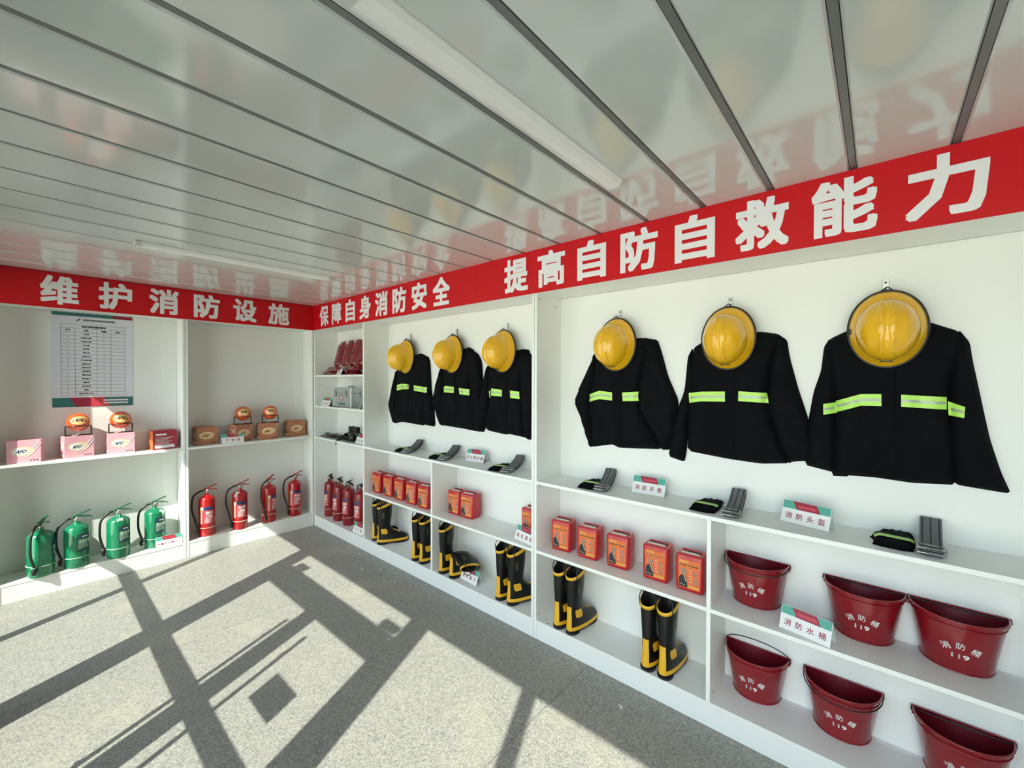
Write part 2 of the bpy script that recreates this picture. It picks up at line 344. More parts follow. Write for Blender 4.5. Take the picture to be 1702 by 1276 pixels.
# window side (behind the camera): posts and rails measured from the shadows they cast
ya, yb = Y0 - .045, Y0 - .005
wf = struct(MB().box(X0 - .1, .10, ya - .03, Y0, -.1, H + .022).box(.10, X1, ya - .03, Y0, 2.387, H + .022).box(6.2, X1 + .1, ya - .03, Y0, -.1, 2.387), 'wall_front', 'wall')
def post(par, name, a, b, z0, z1, c=None): return MB().box(a, b, ya, yb, z0, z1).build(name, 'frame', par, bevel=.002, seg=1)
w1 = struct(MB().box(.10, 1.60, ya, yb, 0, .09), 'window_1', 'frame')
post(w1, 'mullion', .715, .785, .09, 2.387); post(w1, 'mullion', 1.61, 1.80, 0, 2.387); post(w1, 'transom', .10, 1.61, .975, 1.065)
for a, b in ((.10, .735), (.765, 1.61)):
    for z0, z1 in ((.09, .975), (1.065, 2.387)): MB().box(a, b, Y0 - .028, Y0 - .022, z0, z1).build('pane', 'glass', w1)
d1 = struct(MB().box(1.80, 3.42, ya, yb, 1.87, 2.10), 'door_1', 'frame')
post(d1, 'mullion', 3.42, 3.60, 0, 2.387)
for a, b, h in ((1.81, 2.62, 2.475), (2.63, 3.41, 2.775)):
    lf = MB().box(a, b, ya, yb, .01, .12).box(a, a + (.07 if a > 2 else .03), ya, yb, .12, 1.87).box(b - (.07 if a < 2 else .03), b, ya, yb, .12, 1.87).box(a, b, ya, yb, .975, 1.065).build('door_leaf', 'frame', d1)
    MB().box(a + .03, b - .03, Y0 - .028, Y0 - .022, .12, 1.87).build('glass_pane', 'glass', lf)
    MB().tube([(h, Y0 + .03, .42), (h, Y0 + .03, 1.64)], .015, 10).tube([(h, Y0 - .02, .55), (h, Y0 + .03, .55)], .008, 6).tube([(h, Y0 - .02, 1.5), (h, Y0 + .03, 1.5)], .008, 6).build('pull_handle', 'steel', lf)
MB().box(1.81, 3.42, Y0 - .028, Y0 - .022, 2.10, 2.387).build('pane', 'glass', d1)
MB().box(1.84, 2.0, yb, yb + .04, 2.10, 2.15).build('door_closer', 'steel', d1, bevel=.004)
MB().box(3.2, 3.38, yb, yb + .04, 2.10, 2.16).build('door_closer', 'steel', d1, bevel=.004)
w2 = struct(MB().box(3.60, 6.2, ya, yb, 0, .09), 'window_2', 'frame')
for a in (4.425, 5.35): post(w2, 'mullion', a, a + .08, .09, 2.387)
post(w2, 'transom', 3.60, 6.2, .975, 1.065)
for a, b in ((3.60, 4.425), (4.505, 5.35), (5.43, 6.2)):
    for z0, z1 in ((.09, .975), (1.065, 2.387)): MB().box(a, b, Y0 - .028, Y0 - .022, z0, z1).build('pane', 'glass', w2)
pq = tag(MB().box(2.905, 3.165, Y0 - .020, Y0 - .014, 1.235, 1.425).build('door_notice', 'white'), 'white rectangular notice stuck on the glass of the entrance door', 'notice')

# ---- cabinets
def board(name, par, x0, x1, y0, y1, z0, z1, m='cab', bev=.0012): return MB().box(x0, x1, y0, y1, z0, z1).build(name, m, par, bevel=bev, seg=1)
G = .0008
D, DL, ZS = .27, .237, 2.224
def cabinet_back(label, x0, x1):
    t = thing('display_cabinet', label, 'cabinet', (x0, 0, 0), 0)
    def B(name, a, b, y0, y1, z0, z1, m='cab'):
        return board(name, t, a - x0, b - x0, y0, y1, z0, z1, m)
    B('back_panel', x0, x1, D, D + .010, .0, ZS)
    B('side_panel', x0 + G, x0 + .02, 0, D, 0, 2.5 - G); B('side_panel', x1 - .02, x1 - G, 0, D, 0, 2.5 - G)
    B('plinth', x0 + .02, x1 - .02, .003, .02, 0, .101)
    B('bottom_board', x0 + .02, x1 - .02, 0, D, .102, .122)
    B('top_board', x0 + .02, x1 - .02, .0, D, ZS, ZS + .02)
    B('fascia', x0 + .02, x1 - .02, .0, .018, ZS + .02, 2.5 - G)
    return t, B
cA, B = cabinet_back('white open display cabinet between the corner and the first row of uniforms', .002, 3.186)
B('divider', 1.070, 1.096, 0, D, .122, ZS)
for z in (.575, 1.019): B('shelf', 1.096, 3.166, .0, D - .001, z - .02, z)
for z in (1.019, 1.372, 1.716): B('shelf', .022, 1.070, .0, D - .001, z - .02, z)
B('divider', 2.124, 2.144, .0, D - .001, .122, .555); B('divider', 2.124, 2.144, .0, D - .001, .575, .999)
cB, B = cabinet_back('white open display cabinet holding the red buckets, nearest on the right', 3.188, 6.372)
for z in (.575, 1.019): B('shelf', 3.208, 6.352, .0, D - .001, z - .02, z)
for x in (4.242, 5.33):
    B('divider', x, x + .02, .0, D - .001, .122, .555); B('divider', x, x + .02, .0, D - .001, .575, .999)
def cabinet_left(label, y0, y1):
    t = thing('display_cabinet', label, 'cabinet', (0, y0, 0), 0)
    def B(name, a, b, x0, x1, z0, z1, m='cab'): return board(name, t, x0, x1, a - y0, b - y0, z0, z1, m)
    B('back_panel', y0, y1, -DL - .01, -DL, 0, ZS)
    B('side_panel', y0 + G, y0 + .02, -DL, 0, 0, 2.5 - G); B('side_panel', y1 - .02, y1 - G, -DL, 0, 0, 2.5 - G)
    B('plinth', y0 + .02, y1 - .02, -.02, -.003, 0, .126)
    B('bottom_board', y0 + .02, y1 - .02, -DL, 0, .127, .147)
    B('top_board', y0 + .02, y1 - .02, -DL, 0, ZS, ZS + .02)
    B('fascia', y0 + .02, y1 - .02, -.018, 0, ZS + .02, 2.5 - G)
    B('shelf', y0 + .02, y1 - .02, -DL + .001, 0, 1.007, 1.027)
    # narrow cover strip on the back at the right
    B('batten', y1 - .135, y1 - .021, -DL, -DL + .003, .147, ZS)
    return t
cabinet_left('white open display cabinet with the poster and the green extinguishers', -2.37, -1.181)
cabinet_left('white open display cabinet left of the corner holding bright red extinguishers', -1.179, -.002)

def caps(par, pts):
    for x, y, z, ax in pts:
        T = Matrix.Translation((x, y, z)) @ (Matrix.Rotation(R(90), 4, 'Y') if ax == 'x' else Matrix.Rotation(R(0), 4, 'X'))
        MB().lathe([(.0045, 0), (.0045, .0008)], 10, T=T).build('screw_cap', 'dotm', par)
caps(cB, [(.0202, y, z, 'x') for y, z in ((.03, 2.19), (.20, 2.16), (.035, .985), (.035, .54), (.03, .15))] + [(1.0742, y, z, 'x') for y, z in ((.04, .985), (.05, .15), (.22, .54))] + [(.07, .05, .1222, 'z'), (.10, .02, .1222, 'z')])
caps(cA, [(3.13, .05, .1222, 'z'), (1.0944, .04, .54, 'x')])
# ---- banners
def banner(label, w, h, letters, pitch0, pitch, loc, rz, lh=.208):
    """local x along the strip, local -y is the face"""
    t = thing('banner', label, 'banner', loc, rz)
    mb = MB(); nx = 40
    rows = []
    for i in range(nx + 1):
        x = w * i / nx; rows.append(x)
    vs = [(x, -.003 - .0008 * sin(x * 9) ** 2, z) for z in (0, h * .5, h) for x in rows]
    n = nx + 1; fs = [(j * n + i, j * n + i + 1, (j + 1) * n + i + 1, (j + 1) * n + i) for j in range(2) for i in range(nx)]
    mb.add(vs, fs, 0, True); mb.add([(0, 0, 0), (w, 0, 0), (w, 0, h), (0, 0, h)], [(3, 2, 1, 0)])
    mb.add([(0, 0, 0), (w, 0, 0), (w, -.003, 0), (0, -.003, 0)], [(0, 1, 2, 3)])
    mb.build('vinyl_sheet', 'red', t)
    for i, ch in enumerate(letters):
        mb = MB(); cx = pitch0 + pitch * i
        bw = .20 * (.86 if ch in '自' else .97); 
        put_text(mb, ch, lambda x, y, l, cx=cx: (cx + x, -.0052 - .00002 * l, h * .505 + y), width=bw, height=lh, bold=.032)
        mb.build('letter', 'redtop', t)
    return t
banner('red banner over the corner shelves and far uniforms with white characters', 2.650, .2755, '保障自身消防安全', .268, .2845, (.0035, -.0008, 2.2242), 0)
banner('red banner over the three nearest uniforms with large white characters', 3.70, .2755, '提高自防自救能力', .380, .2855, (2.655, -.0008, 2.2242), 0)
banner('red banner over the poster and red and green extinguishers with white characters', 2.365, .2755, '维护消防设施', .396, .3205, (.0008, -2.367, 2.2242), R(90))

# ---- ceiling lamps
def lamp():
    t = thing('ceiling_lamp', '', 'lamp', (0, 0, 0), 0, 'long ceiling lamps')
    prof = [(-.040, 0), (-.040, -.006), (-.030, -.020), (-.012, -.027), (.012, -.027), (.030, -.020), (.040, -.006), (.040, 0)]
    MB().loft([[(a, y, z) for a, z in prof] for y in (-.575, .575)], 0, False, False, False).build('diffuser', 'lamp', t)
    pe = [(a * 1.04, z * 1.05) for a, z in prof]
    for s in (-1, 1): MB().loft([[(a, y, z) for a, z in pe] for y in sorted((s * .575, s * .605))], 0, True, True, False).build('end_cap', 'lampend', t)
    return t
lp = lamp()
place(lp, True, (4.015, -1.103, H - .0005), 0, 'long white ceiling lamp nearest the camera at the top')
place(lp, False, (1.47, -1.11, H - .0005), 0, 'far white ceiling lamp over the corner')

# ---- poster on the left back panel
def poster():
    W, HH = .494, .79
    t = thing('poster', 'white poster with a printed table of supplies on the left cabinet back', 'poster', (-DL + .0015, -1.764, 1.433), R(90))
    MB().box(-W / 2, W / 2, -.002, 0, 0, HH).build('sheet', 'paper', t)
    def quad(mb, pts, y=-.0026, m=0): mb.add([(a, y, z) for a, z in pts], [tuple(range(len(pts)))], m)
    mb = MB(); quad(mb, [(-W / 2, HH - .028), (W * .24, HH - .028), (W * .24, HH), (-W / 2, HH)]); mb.build('top_stripe', 'dteal', t)
    mb = MB(); quad(mb, [(W * .24, HH - .028), (W / 2, HH - .028), (W / 2, HH), (W * .24, HH)]); mb.build('top_stripe', 'maroon', t)
    mb = MB(); quad(mb, [(-W / 2, 0), (W / 2, 0), (W / 2, .078), (-W / 2, .078)]); mb.build('bottom_band', 'dteal', t)
    mb = MB(); quad(mb, [(-W * .22, 0), (W * .2, 0), (W * .12, .078), (-W * .30, .078)], -.0029); mb.build('bottom_band', 'maroon', t)
    mb = MB(); quad(mb, [(-W * .04, 0), (W * .2, 0), (W * .12, .078), (-W * .04, .078)], -.0031); mb.build('bottom_band', 'lred', t)
    mb = MB()
    for z in (.045, .022):
        for i in range(14): quad(mb, [(.055 + i * .0115, z), (.0645 + i * .0115, z), (.0645 + i * .0115, z + .013), (.055 + i * .0115, z + .013)], -.0034)
    mb.build('slogan_print', 'white', t)
    mb = MB(); L, Rr, zt, zb = -.197, .195, .693, .095; lw = .0009
    cols = [L, -.115, .017, .104, Rr]; n = 19; dz = (zt - zb) / n
    for i in range(n + 1): quad(mb, [(L, zt - i * dz - lw), (Rr, zt - i * dz - lw), (Rr, zt - i * dz + lw), (L, zt - i * dz + lw)])
    for i, c in enumerate(cols): quad(mb, [(c - lw, zb), (c + lw, zb), (c + lw, zt - (dz if 0 < i < 4 else 0)), (c - lw, zt - (dz if 0 < i < 4 else 0))])
    def T(s, cx, cz, size, b=.02): put_text(mb, s, lambda x, y, l: (cx + x, -.003, cz + y), size=size, bold=b)
    T('微型消防站物资清单', 0, zt - dz / 2, .0165, .03)
    for s, a in zip(('序号', '名称', '数量', '备注'), (0, 1, 2, 3)): T(s, (cols[a] + cols[a + 1]) / 2, zt - dz * 1.5, .0155, .03)
    rows = [('干粉球', '8'), ('水基灭火器', '4'), ('干粉灭火器', '8'), ('灭火毯', '10'), ('急救箱', '1'), ('救生绳', '4'), ('应急手电', '4'), ('灭火防护服', '6'), ('消防手套', '6'), ('消防头盔', '6'), ('消防腰带', '6'), ('消防水桶', '6'), ('防护靴子', '6'), ('消防斧', '2'), ('逃生面具', '13'), ('铁锹', '5'), ('消防水带 (含头)', '2')]
    for i, (a, b) in enumerate(rows):
        z = zt - dz * (i + 2.5); T(str(i + 1), (cols[0] + cols[1]) / 2, z, .012); T(a, (cols[1] + cols[2]) / 2, z, .0135, .025); T(b, (cols[2] + cols[3]) / 2, z, .012)
    for i in range(19): quad(mb, [(-.065 + i * .0105, .728), (-.057 + i * .0105, .728), (-.057 + i * .0105, .741), (-.065 + i * .0105, .741)])
    quad(mb, [(-.065, .7215), (.135, .7215), (.135, .7225), (-.065, .7225)])
    for s in (0, .007): quad(mb, [(-.112 + s, .718), (-.104 + s, .722), (-.080 + s, .748), (-.092 + s, .742)])
    mb.build('table_print', 'ink', t)
poster()

# ================================================================ extinguishers
def cpatch(mb, r, a0, a1, z0, z1, m=0, n=8):
    """curved patch on a cylinder, angle 0 faces local -y, positive towards +x (degrees)"""
    vs = []
    for i in range(n + 1):
        a = R(a0 + (a1 - a0) * i / n)
        for z in (z0, z1): vs.append((r * sin(a), -r * cos(a), z))
    mb.add(vs, [(2 * i, 2 * i + 2, 2 * i + 3, 2 * i + 1) for i in range(n)], m, True)
def extinguisher(kind):
    r, hs = {'green': (.076, .345), 'red': (.068, .392), 'dark': (.065, .395)}[kind]
    body = {'green': 'extg', 'red': 'extr', 'dark': 'extd'}[kind]; lev = {'green': 'levg', 'red': 'levr', 'dark': 'black'}[kind]
    t = thing('fire_extinguisher', '', 'extinguisher', (0, 0, 0), 0)
    pr = [(r * .9, 0), (r * .97, .006), (r * .97, .014), (r, .018), (r, hs - .045)]
    pr += [(r * cos(a), hs - .045 + .045 * sin(a)) for a in [R(x) for x in (15, 30, 45, 60, 72)]] + [(r * .26, hs + .004), (.017, hs + .010), (.016, hs + .022)]
    MB().lathe(pr, 36).build('cylinder', body, t)
    zv = hs + .022
    mb = MB().lathe([(.017, zv), (.019, zv + .004), (.019, zv + .014), (.015, zv + .018), (.013, zv + .034), (.011, zv + .037)], 16)
    mb.tube([(0, 0, zv + .02), (-.032, 0, zv + .024)], .009, 10)
    vv = mb.build('valve', 'brass', t)
    mb = MB(); mb.lathe([(.019, 0), (.019, .010), (.016, .012)], 20, T=Matrix.Translation((.006, -.016, zv + .018)) @ Matrix.Rotation(R(90), 4, 'X')); mb.build('gauge', 'steel', vv)
    # levers
    def lever(p, wd, nm):
        mb = MB(); rr = []
        for i, (x, z) in enumerate(p):
            w_ = wd[i]; w_ *= 1.25; rr.append([(x, -w_, z - .003), (x, w_, z - .003), (x, w_, z + .004), (x, -w_, z + .004)])
        mb.loft(rr, 0, True, True, False); return mb.build(nm, lev, t)
    lever([(-.022, zv + .030), (.0, zv + .034), (.03, zv + .030), (.07, zv + .024), (.092, zv + .012)], [.009, .011, .010, .009, .007], 'carry_handle')
    lever([(-.026, zv + .032), (-.01, zv + .040), (.012, zv + .044), (.05, zv + .060), (.084, zv + .070)], [.008, .010, .009, .008, .006], 'squeeze_lever')
    MB().tube([(-.008, -.012, zv + .03), (-.008, -.02, zv + .034), (-.002, -.026, zv + .03), (.004, -.022, zv + .022)], .0016, 6).build('safety_pin', 'steel', t)
    # hose down the left side
    xo = r + .052 if kind != 'dark' else r + .012
    hz = [(-.030, 0, zv + .024), (-.055, 0, zv + .022), (-xo * .88, 0, zv - .012), (-xo, 0, zv - .07), (-xo, 0, zv - .15), (-xo + .02, -.01, zv - .24), (-r - .014, -.018, .085), (-r - .010, -.02, .070)]
    if kind == 'green': xo = r + .040
    if kind == 'green': hz = [(-.030, 0, zv + .024), (-.06, 0, zv + .016), (-xo * .92, 0, zv - .035), (-xo, 0, zv - .11), (-xo + .003, 0, zv - .19), (-r - .016, -.01, .085), (-r - .02, -.01, .075)]
    cs = []
    P = [Vector(p) for p in hz]
    for i in range(len(P) - 1):
        a, b, c, d = P[max(i - 1, 0)], P[i], P[i + 1], P[min(i + 2, len(P) - 1)]
        for k in range(5):
            u = k / 5; cs.append(.5 * ((2 * b) + (c - a) * u + (2 * a - 5 * b + 4 * c - d) * u * u + (3 * b - a - 3 * c + d) * u ** 3))
    cs.append(P[-1])
    ho = MB().tube(cs, .0085, 10).build('hose', 'black', t)
    e = P[-1]
    MB().lathe([(.011, 0), (.013, .004), (.010, .018), (.014, .022), (.014, .036), (.009, .046)], 12, T=Matrix.Translation((e.x, e.y, e.z - .042))).build('nozzle', 'black', ho)
    # zip tie round body and hose
    n = 28; rr = r + .0022; zt = .088 if kind != 'green' else .086
    ring = [(rr * cos(2 * pi * i / n), rr * sin(2 * pi * i / n), zt + .004 * sin(2 * pi * i / n)) for i in range(n + 1)]
    mb = MB().tube(ring, .0026, 6)
    if kind != 'dark': mb.tube([(-rr, 0, zt), (-rr - .026, -.02, zt + .002), (-rr - .03, .0, zt), (-rr, .006, zt)], .0022, 6)
    mb.build('cable_tie', 'tieg' if kind == 'green' else 'tie', t)
    R1 = r + .0009; R2 = r + .0014
    if kind == 'green':
        mb = MB(); cpatch(mb, R1, -12, 62, .135, hs - .075); lb = mb.build('label', 'dgrn', t)
        mb = MB(); cpatch(mb, R2, 0, 50, hs - .105, hs - .085); cpatch(mb, R2, -8, 60, .130, .138); mb.build('label_band', 'navy', lb)
        mb = MB()
        for i in range(4): cpatch(mb, R2, 0 + i * 14, 9 + i * 14, hs - .150, hs - .122, 0, 2)
        for i in range(9): cpatch(mb, R2, -6, 10 + (i * 37) % 40, .150 + i * .0085, .1535 + i * .0085, 0, 4)
        mb.build('label_print', 'tieg', lb)
        mb = MB(); cpatch(mb, R2 + .0003, 12, 40, hs - .103, hs - .094, 0, 3); mb.build('label_print', 'white', lb)
    else:
        o = -62 if kind == 'red' else -45
        mb = MB(); cpatch(mb, R1, o, o + 95, .125, hs - .105); lb = mb.build('label', 'lred', t)
        mb = MB(); cpatch(mb, R2, o + 22, o + 95, hs - .137, hs - .105); mb.build('label_band', 'navy', lb)
        mb = MB(); cpatch(mb, R2, o, o + 21, hs - .137, hs - .105, 0, 3); ch = '手提式灭火器'
        for i, c in enumerate(ch): cpatch(mb, R2, o + 2, o + 13, hs - .160 - i * .021, hs - .146 - i * .021, 0, 2)
        mb.build('label_print', 'cream', lb)
        mb = MB()
        for q, s in enumerate(('灭火器', '干粉')):
            put_text(mb, s, lambda x, y, l, q=q: ((R2) * sin(R(o + 62) + x / r), -(R2) * cos(R(o + 62) + x / r), hs - .162 - q * .036 + y), width=.058 if q == 0 else .05, height=.026, bold=.05)
        for i in range(6): cpatch(mb, R2, o + 32, o + 90 - (i * 23) % 30, .135 + i * .009, .138 + i * .009, 0, 4)
        mb.build('label_print', 'white', lb)
        mb = MB()
        for i in range(7): cpatch(mb, R2, o + 17, o + 24, hs - .158 - i * .018, hs - .150 - i * .018, 0, 1)
        mb.build('label_print', 'ink', lb)
    return t
def hang_tag(t, x, y, z, rx=0):
    mb = MB(); mb.box(-.020, .020, -.001, .001, -.055, 0, T=Matrix.Translation((x, y, z)) @ Matrix.Rotation(R(rx), 4, 'Y')); mb.tube([(0, 0, z + .03), (x * .6, y * .8, z + .02), (x, y, z)], .001, 4)
    mb.build('paper_tag', 'white', t)
eg = extinguisher('green'); eg['group'] = 'green water extinguishers on the bottom left shelf'
zL = .1472
place(eg, True, (-.040, -2.084, zL), R(90 + 62), 'green extinguisher farthest left with its hose turned to the front')
place(eg, False, (-.062, -1.888, zL), R(90 + 8), 'green extinguisher second from the left, label showing and no tag')
g3 = place(eg, False, (-.062, -1.638, zL), R(90 + 5), 'green extinguisher third from the left with a white tag on its shoulder')
g4 = place(eg, False, (-.112, -1.388, zL), R(90 + 2), 'green extinguisher beside the white name card with a tag on the right')
hang_tag(g3, -.005, -.068, .337, -8); hang_tag(g4, .040, -.062, .330, 18)
er = extinguisher('red'); er['group'] = 'bright red extinguishers left of the corner'
place(er, True, (-.085, -1.000, zL), R(90 + 4), 'bright red extinguisher farthest left in the shaded bay by the divider')
r2 = place(er, False, (-.060, -.725, zL), R(90), 'bright red extinguisher with a white tag hanging at its neck')
place(er, False, (-.075, -.447, zL), R(90 + 35), 'bright red extinguisher third in its row, label turned to the right')
place(er, False, (-.080, -.180, zL), R(90 + 2), 'bright red extinguisher nearest the corner')
hang_tag(r2, -.026, -.052, .385, 25)
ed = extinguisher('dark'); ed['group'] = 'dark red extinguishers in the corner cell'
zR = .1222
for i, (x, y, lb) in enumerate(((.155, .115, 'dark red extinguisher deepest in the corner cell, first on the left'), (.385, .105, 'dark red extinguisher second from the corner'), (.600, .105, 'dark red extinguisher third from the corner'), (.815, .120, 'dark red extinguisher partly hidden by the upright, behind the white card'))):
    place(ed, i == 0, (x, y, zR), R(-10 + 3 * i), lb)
for o in [o for o in bpy.data.objects if o.name.startswith('fire_extinguisher')]: pass

# ================================================================ AFO balls and boxes
def ellipse(mb, cx, cz, a, b, y, m=0, n=28, rot=0):
    c, s = cos(R(rot)), sin(R(rot))
    mb.add([(cx + a * cos(2 * pi * i / n) * c - b * sin(2 * pi * i / n) * s, y, cz + a * cos(2 * pi * i / n) * s + b * sin(2 * pi * i / n) * c) for i in range(n)], [tuple(range(n))], m)
def ball_box(front, side, label_loc, w=.176, h=.174, d=.128, back=False, handle=False):
    t = thing('ball_box', '', 'box', (0, 0, 0), 0)
    MB().box(-w / 2, w / 2, 0, d, 0, h).build('carton', front, t, bevel=.0015, seg=1)
    if not back:
        mb = MB(); ellipse(mb, -.004, h * .52, .062, .036, -.0012); lb = mb.build('printed_oval', 'cream', t)
        mb = MB(); ellipse(mb, -.018, h * .52, .040, .026, -.0016); mb.build('printed_oval', 'white' if front == 'pink_lit' else 'flame', lb)
        mb = MB(); put_text(mb, 'AFO', lambda x, y, l: (-.012 + x + y * .35, -.002, h * .51 + y), width=.050, height=.026, bold=.03)
        for i in range(3): mb.box(.03 + i * .017, .038 + i * .017, -.002, -.001, .016, .024)
        mb.build('lettering', 'ink', lb)
        mb = MB()
        for q in (0, 1):
            pts = [(-.02 + q * .01 + .10 * (u ** 1.2), -.0012, h * (.30 - q * .08) + .11 * u ** 2.2) for u in [i / 12 for i in range(13)]]
            mb.tube(pts, .0014, 4)
        mb.build('printed_swoosh', 'flame' if front != 'pink_lit' else 'white', t)
        mb = MB()
        for i in range(5): mb.box(-w / 2 - .001, -w / 2, .02, d - .04 - (i % 3) * .02, h - .05 - i * .012, h - .045 - i * .012)
        mb.box(-w / 2 - .001, -w / 2, .02, d - .02, .012, .034); mb.build('side_print', 'white', t)
    else:
        mb = MB()
        mb.box(-w * .38, w * .06, -.0016, -.0004, h * .74, h * .83); mb.box(-w * .42, w * .40, -.0016, -.0004, .014, .040)
        for i in range(7): mb.box(-w * .40, w * (.38 - (i * .13) % .3), -.0016, -.0004, h * .62 - i * .012, h * .62 - i * .012 + .003)
        mb.build('text_print', 'white', t)
        mb = MB().box(-w / 2 - .001, -w / 2, .004, d - .004, .004, h - .004); mb.build('side_print', 'orange_lit', t)
    if handle:
        pts = [(.055 * cos(a), d * .5, h + .022 * sin(a)) for a in [pi * i / 12 for i in range(13)]]
        MB().tube(pts, .0035, 6, flat=.5).build('carry_handle', 'acry', t)
    return t
def bx(proto, first, bl, ang, label, w=.176, z=1.0272):
    ux, uy = sin(R(ang)), cos(R(ang)); c = (bl[0] + ux * w / 2, bl[1] + uy * w / 2, z)
    return place(proto, first, c, math.atan2(uy, ux), label)
pk = ball_box('pink_lit', 'redb', 0, handle=False); pk['group'] = 'pink ball cartons on the left middle shelf'
p1 = ball_box('pink_lit', 'redb', 0, handle=True); p1['group'] = 'pink ball cartons on the left middle shelf'
bx(p1, True, (-.050, -2.252), 8, 'pink carton with a clear carry handle at the far left of the middle shelf')
bx(pk, True, (-.055, -1.955), -9, 'pink carton under the left fire ball, below the poster')
bx(pk, False, (-.078, -1.703), 4, 'pink carton under the fire ball beside the orange sided box')
p4 = ball_box('redb', 'orange_lit', 0, back=True, handle=True); bx(p4, True, (-.050, -1.408), -5, 'red carton turned to its text side with a sunlit orange side')
ob = ball_box('orab', 'redb', 0); ob['group'] = 'orange brown ball cartons left of the corner'
bx(ob, True, (-.085, -1.080), -3, 'orange brown carton farthest left, next to the divider')
bx(ob, False, (-.040, -.765), -16, 'orange brown carton behind the white name card')
bx(ob, False, (-.060, -.540), 5, 'orange brown carton under the right fire ball of its bay')
bx(ob, False, (-.080, -.238), -2, 'orange brown carton nearest the corner, nothing on top')
def fire_ball():
    t = thing('fire_ball', '', 'fire ball', (0, 0, 0), 0)
    r = .0745; zc = .110
    n = 32; rings = []
    for i in range(1, 20):
        a = -pi / 2 + pi * i / 20; rr = r * cos(a); z = zc + r * sin(a)
        if abs(i - 9) <= 0: rr *= .985
        rings.append([(rr * cos(2 * pi * j / n), rr * sin(2 * pi * j / n), z) for j in range(n)])
    MB().loft(rings).build('shell', 'ball', t)
    def on_ball(u, v, k=1.008): # u right, v up degrees, front -y
        a, b = R(u), R(v); return (r * k * sin(a) * cos(b), -r * k * cos(a) * cos(b), zc + r * k * sin(b))
    vs = [on_ball(0, 18)]; n = 28
    for q in (.5, 1): vs += [on_ball(46 * q * cos(2 * pi * i / n), 14 + 27 * q * sin(2 * pi * i / n)) for i in range(n)]
    fs = [(0, 1 + i, 1 + (i + 1) % n) for i in range(n)] + [(1 + i, 1 + n + i, 1 + n + (i + 1) % n, 1 + (i + 1) % n) for i in range(n)]
    o = MB().add(vs, fs, 0, True).build('flame_label', 'flame', t)
    mb = MB(); put_text(mb, 'AFO', lambda x, y, l: on_ball(x * 700 + y * 200, 18 + y * 700, 1.016), width=.062, height=.030, bold=.03); mb.build('lettering', 'ink', o)
    mb = MB(); rr = r * .93; zz = .080
    mb.tube([(rr * cos(a), rr * sin(a), zz) for a in [2 * pi * i / 24 for i in range(25)]], .0028, 6)
    for s in (-1, 1):
        mb.tube([(s * rr, -.02, zz), (s * (rr + .006), -.03, zz - .004), (s * (rr + .006), -.036, .004), (s * .02, -.036, .003)], .0028, 6)
        mb.tube([(s * rr, .02, zz), (s * (rr + .006), .03, zz - .004), (s * (rr + .006), .036, .004), (s * .02, .036, .003)], .0028, 6)
    mb.tube([(-.078, -.036, .003), (.078, -.036, .003)], .0028, 6); mb.tube([(-.078, .036, .003), (.078, .036, .003)], .0028, 6)
    for s in (-1, 1): mb.tube([(s * .078, -.036, .003), (s * .078, .036, .003)], .0028, 6)
    mb.build('wire_stand', 'blackm', t)
    mb = MB().tube([(0, 0, .04), (.004, -.01, .022), (-.004, -.03, .010), (-.03, -.045, .006), (-.04, -.035, .006)], .0022, 5); mb.build('fuse_cord', 'white', t)
    return t
fb = fire_ball(); fb['group'] = 'orange fire balls on wire stands'
zb = 1.0272 + .1745
place(fb, True, (-.130, -1.868, zb), R(90 + 2), 'orange fire ball farthest left, on a wire stand in sunlight')
place(fb, False, (-.140, -1.610, zb), R(90 - 2), 'orange fire ball on a stand between the poster corner and the red carton')
place(fb, False, (-.135, -.672, zb), R(90 - 8), 'orange red fire ball left of its pair in the shaded bay')
place(fb, False, (-.100, -.422, zb), R(90 - 14), 'orange red fire ball right of its pair in the shaded bay')

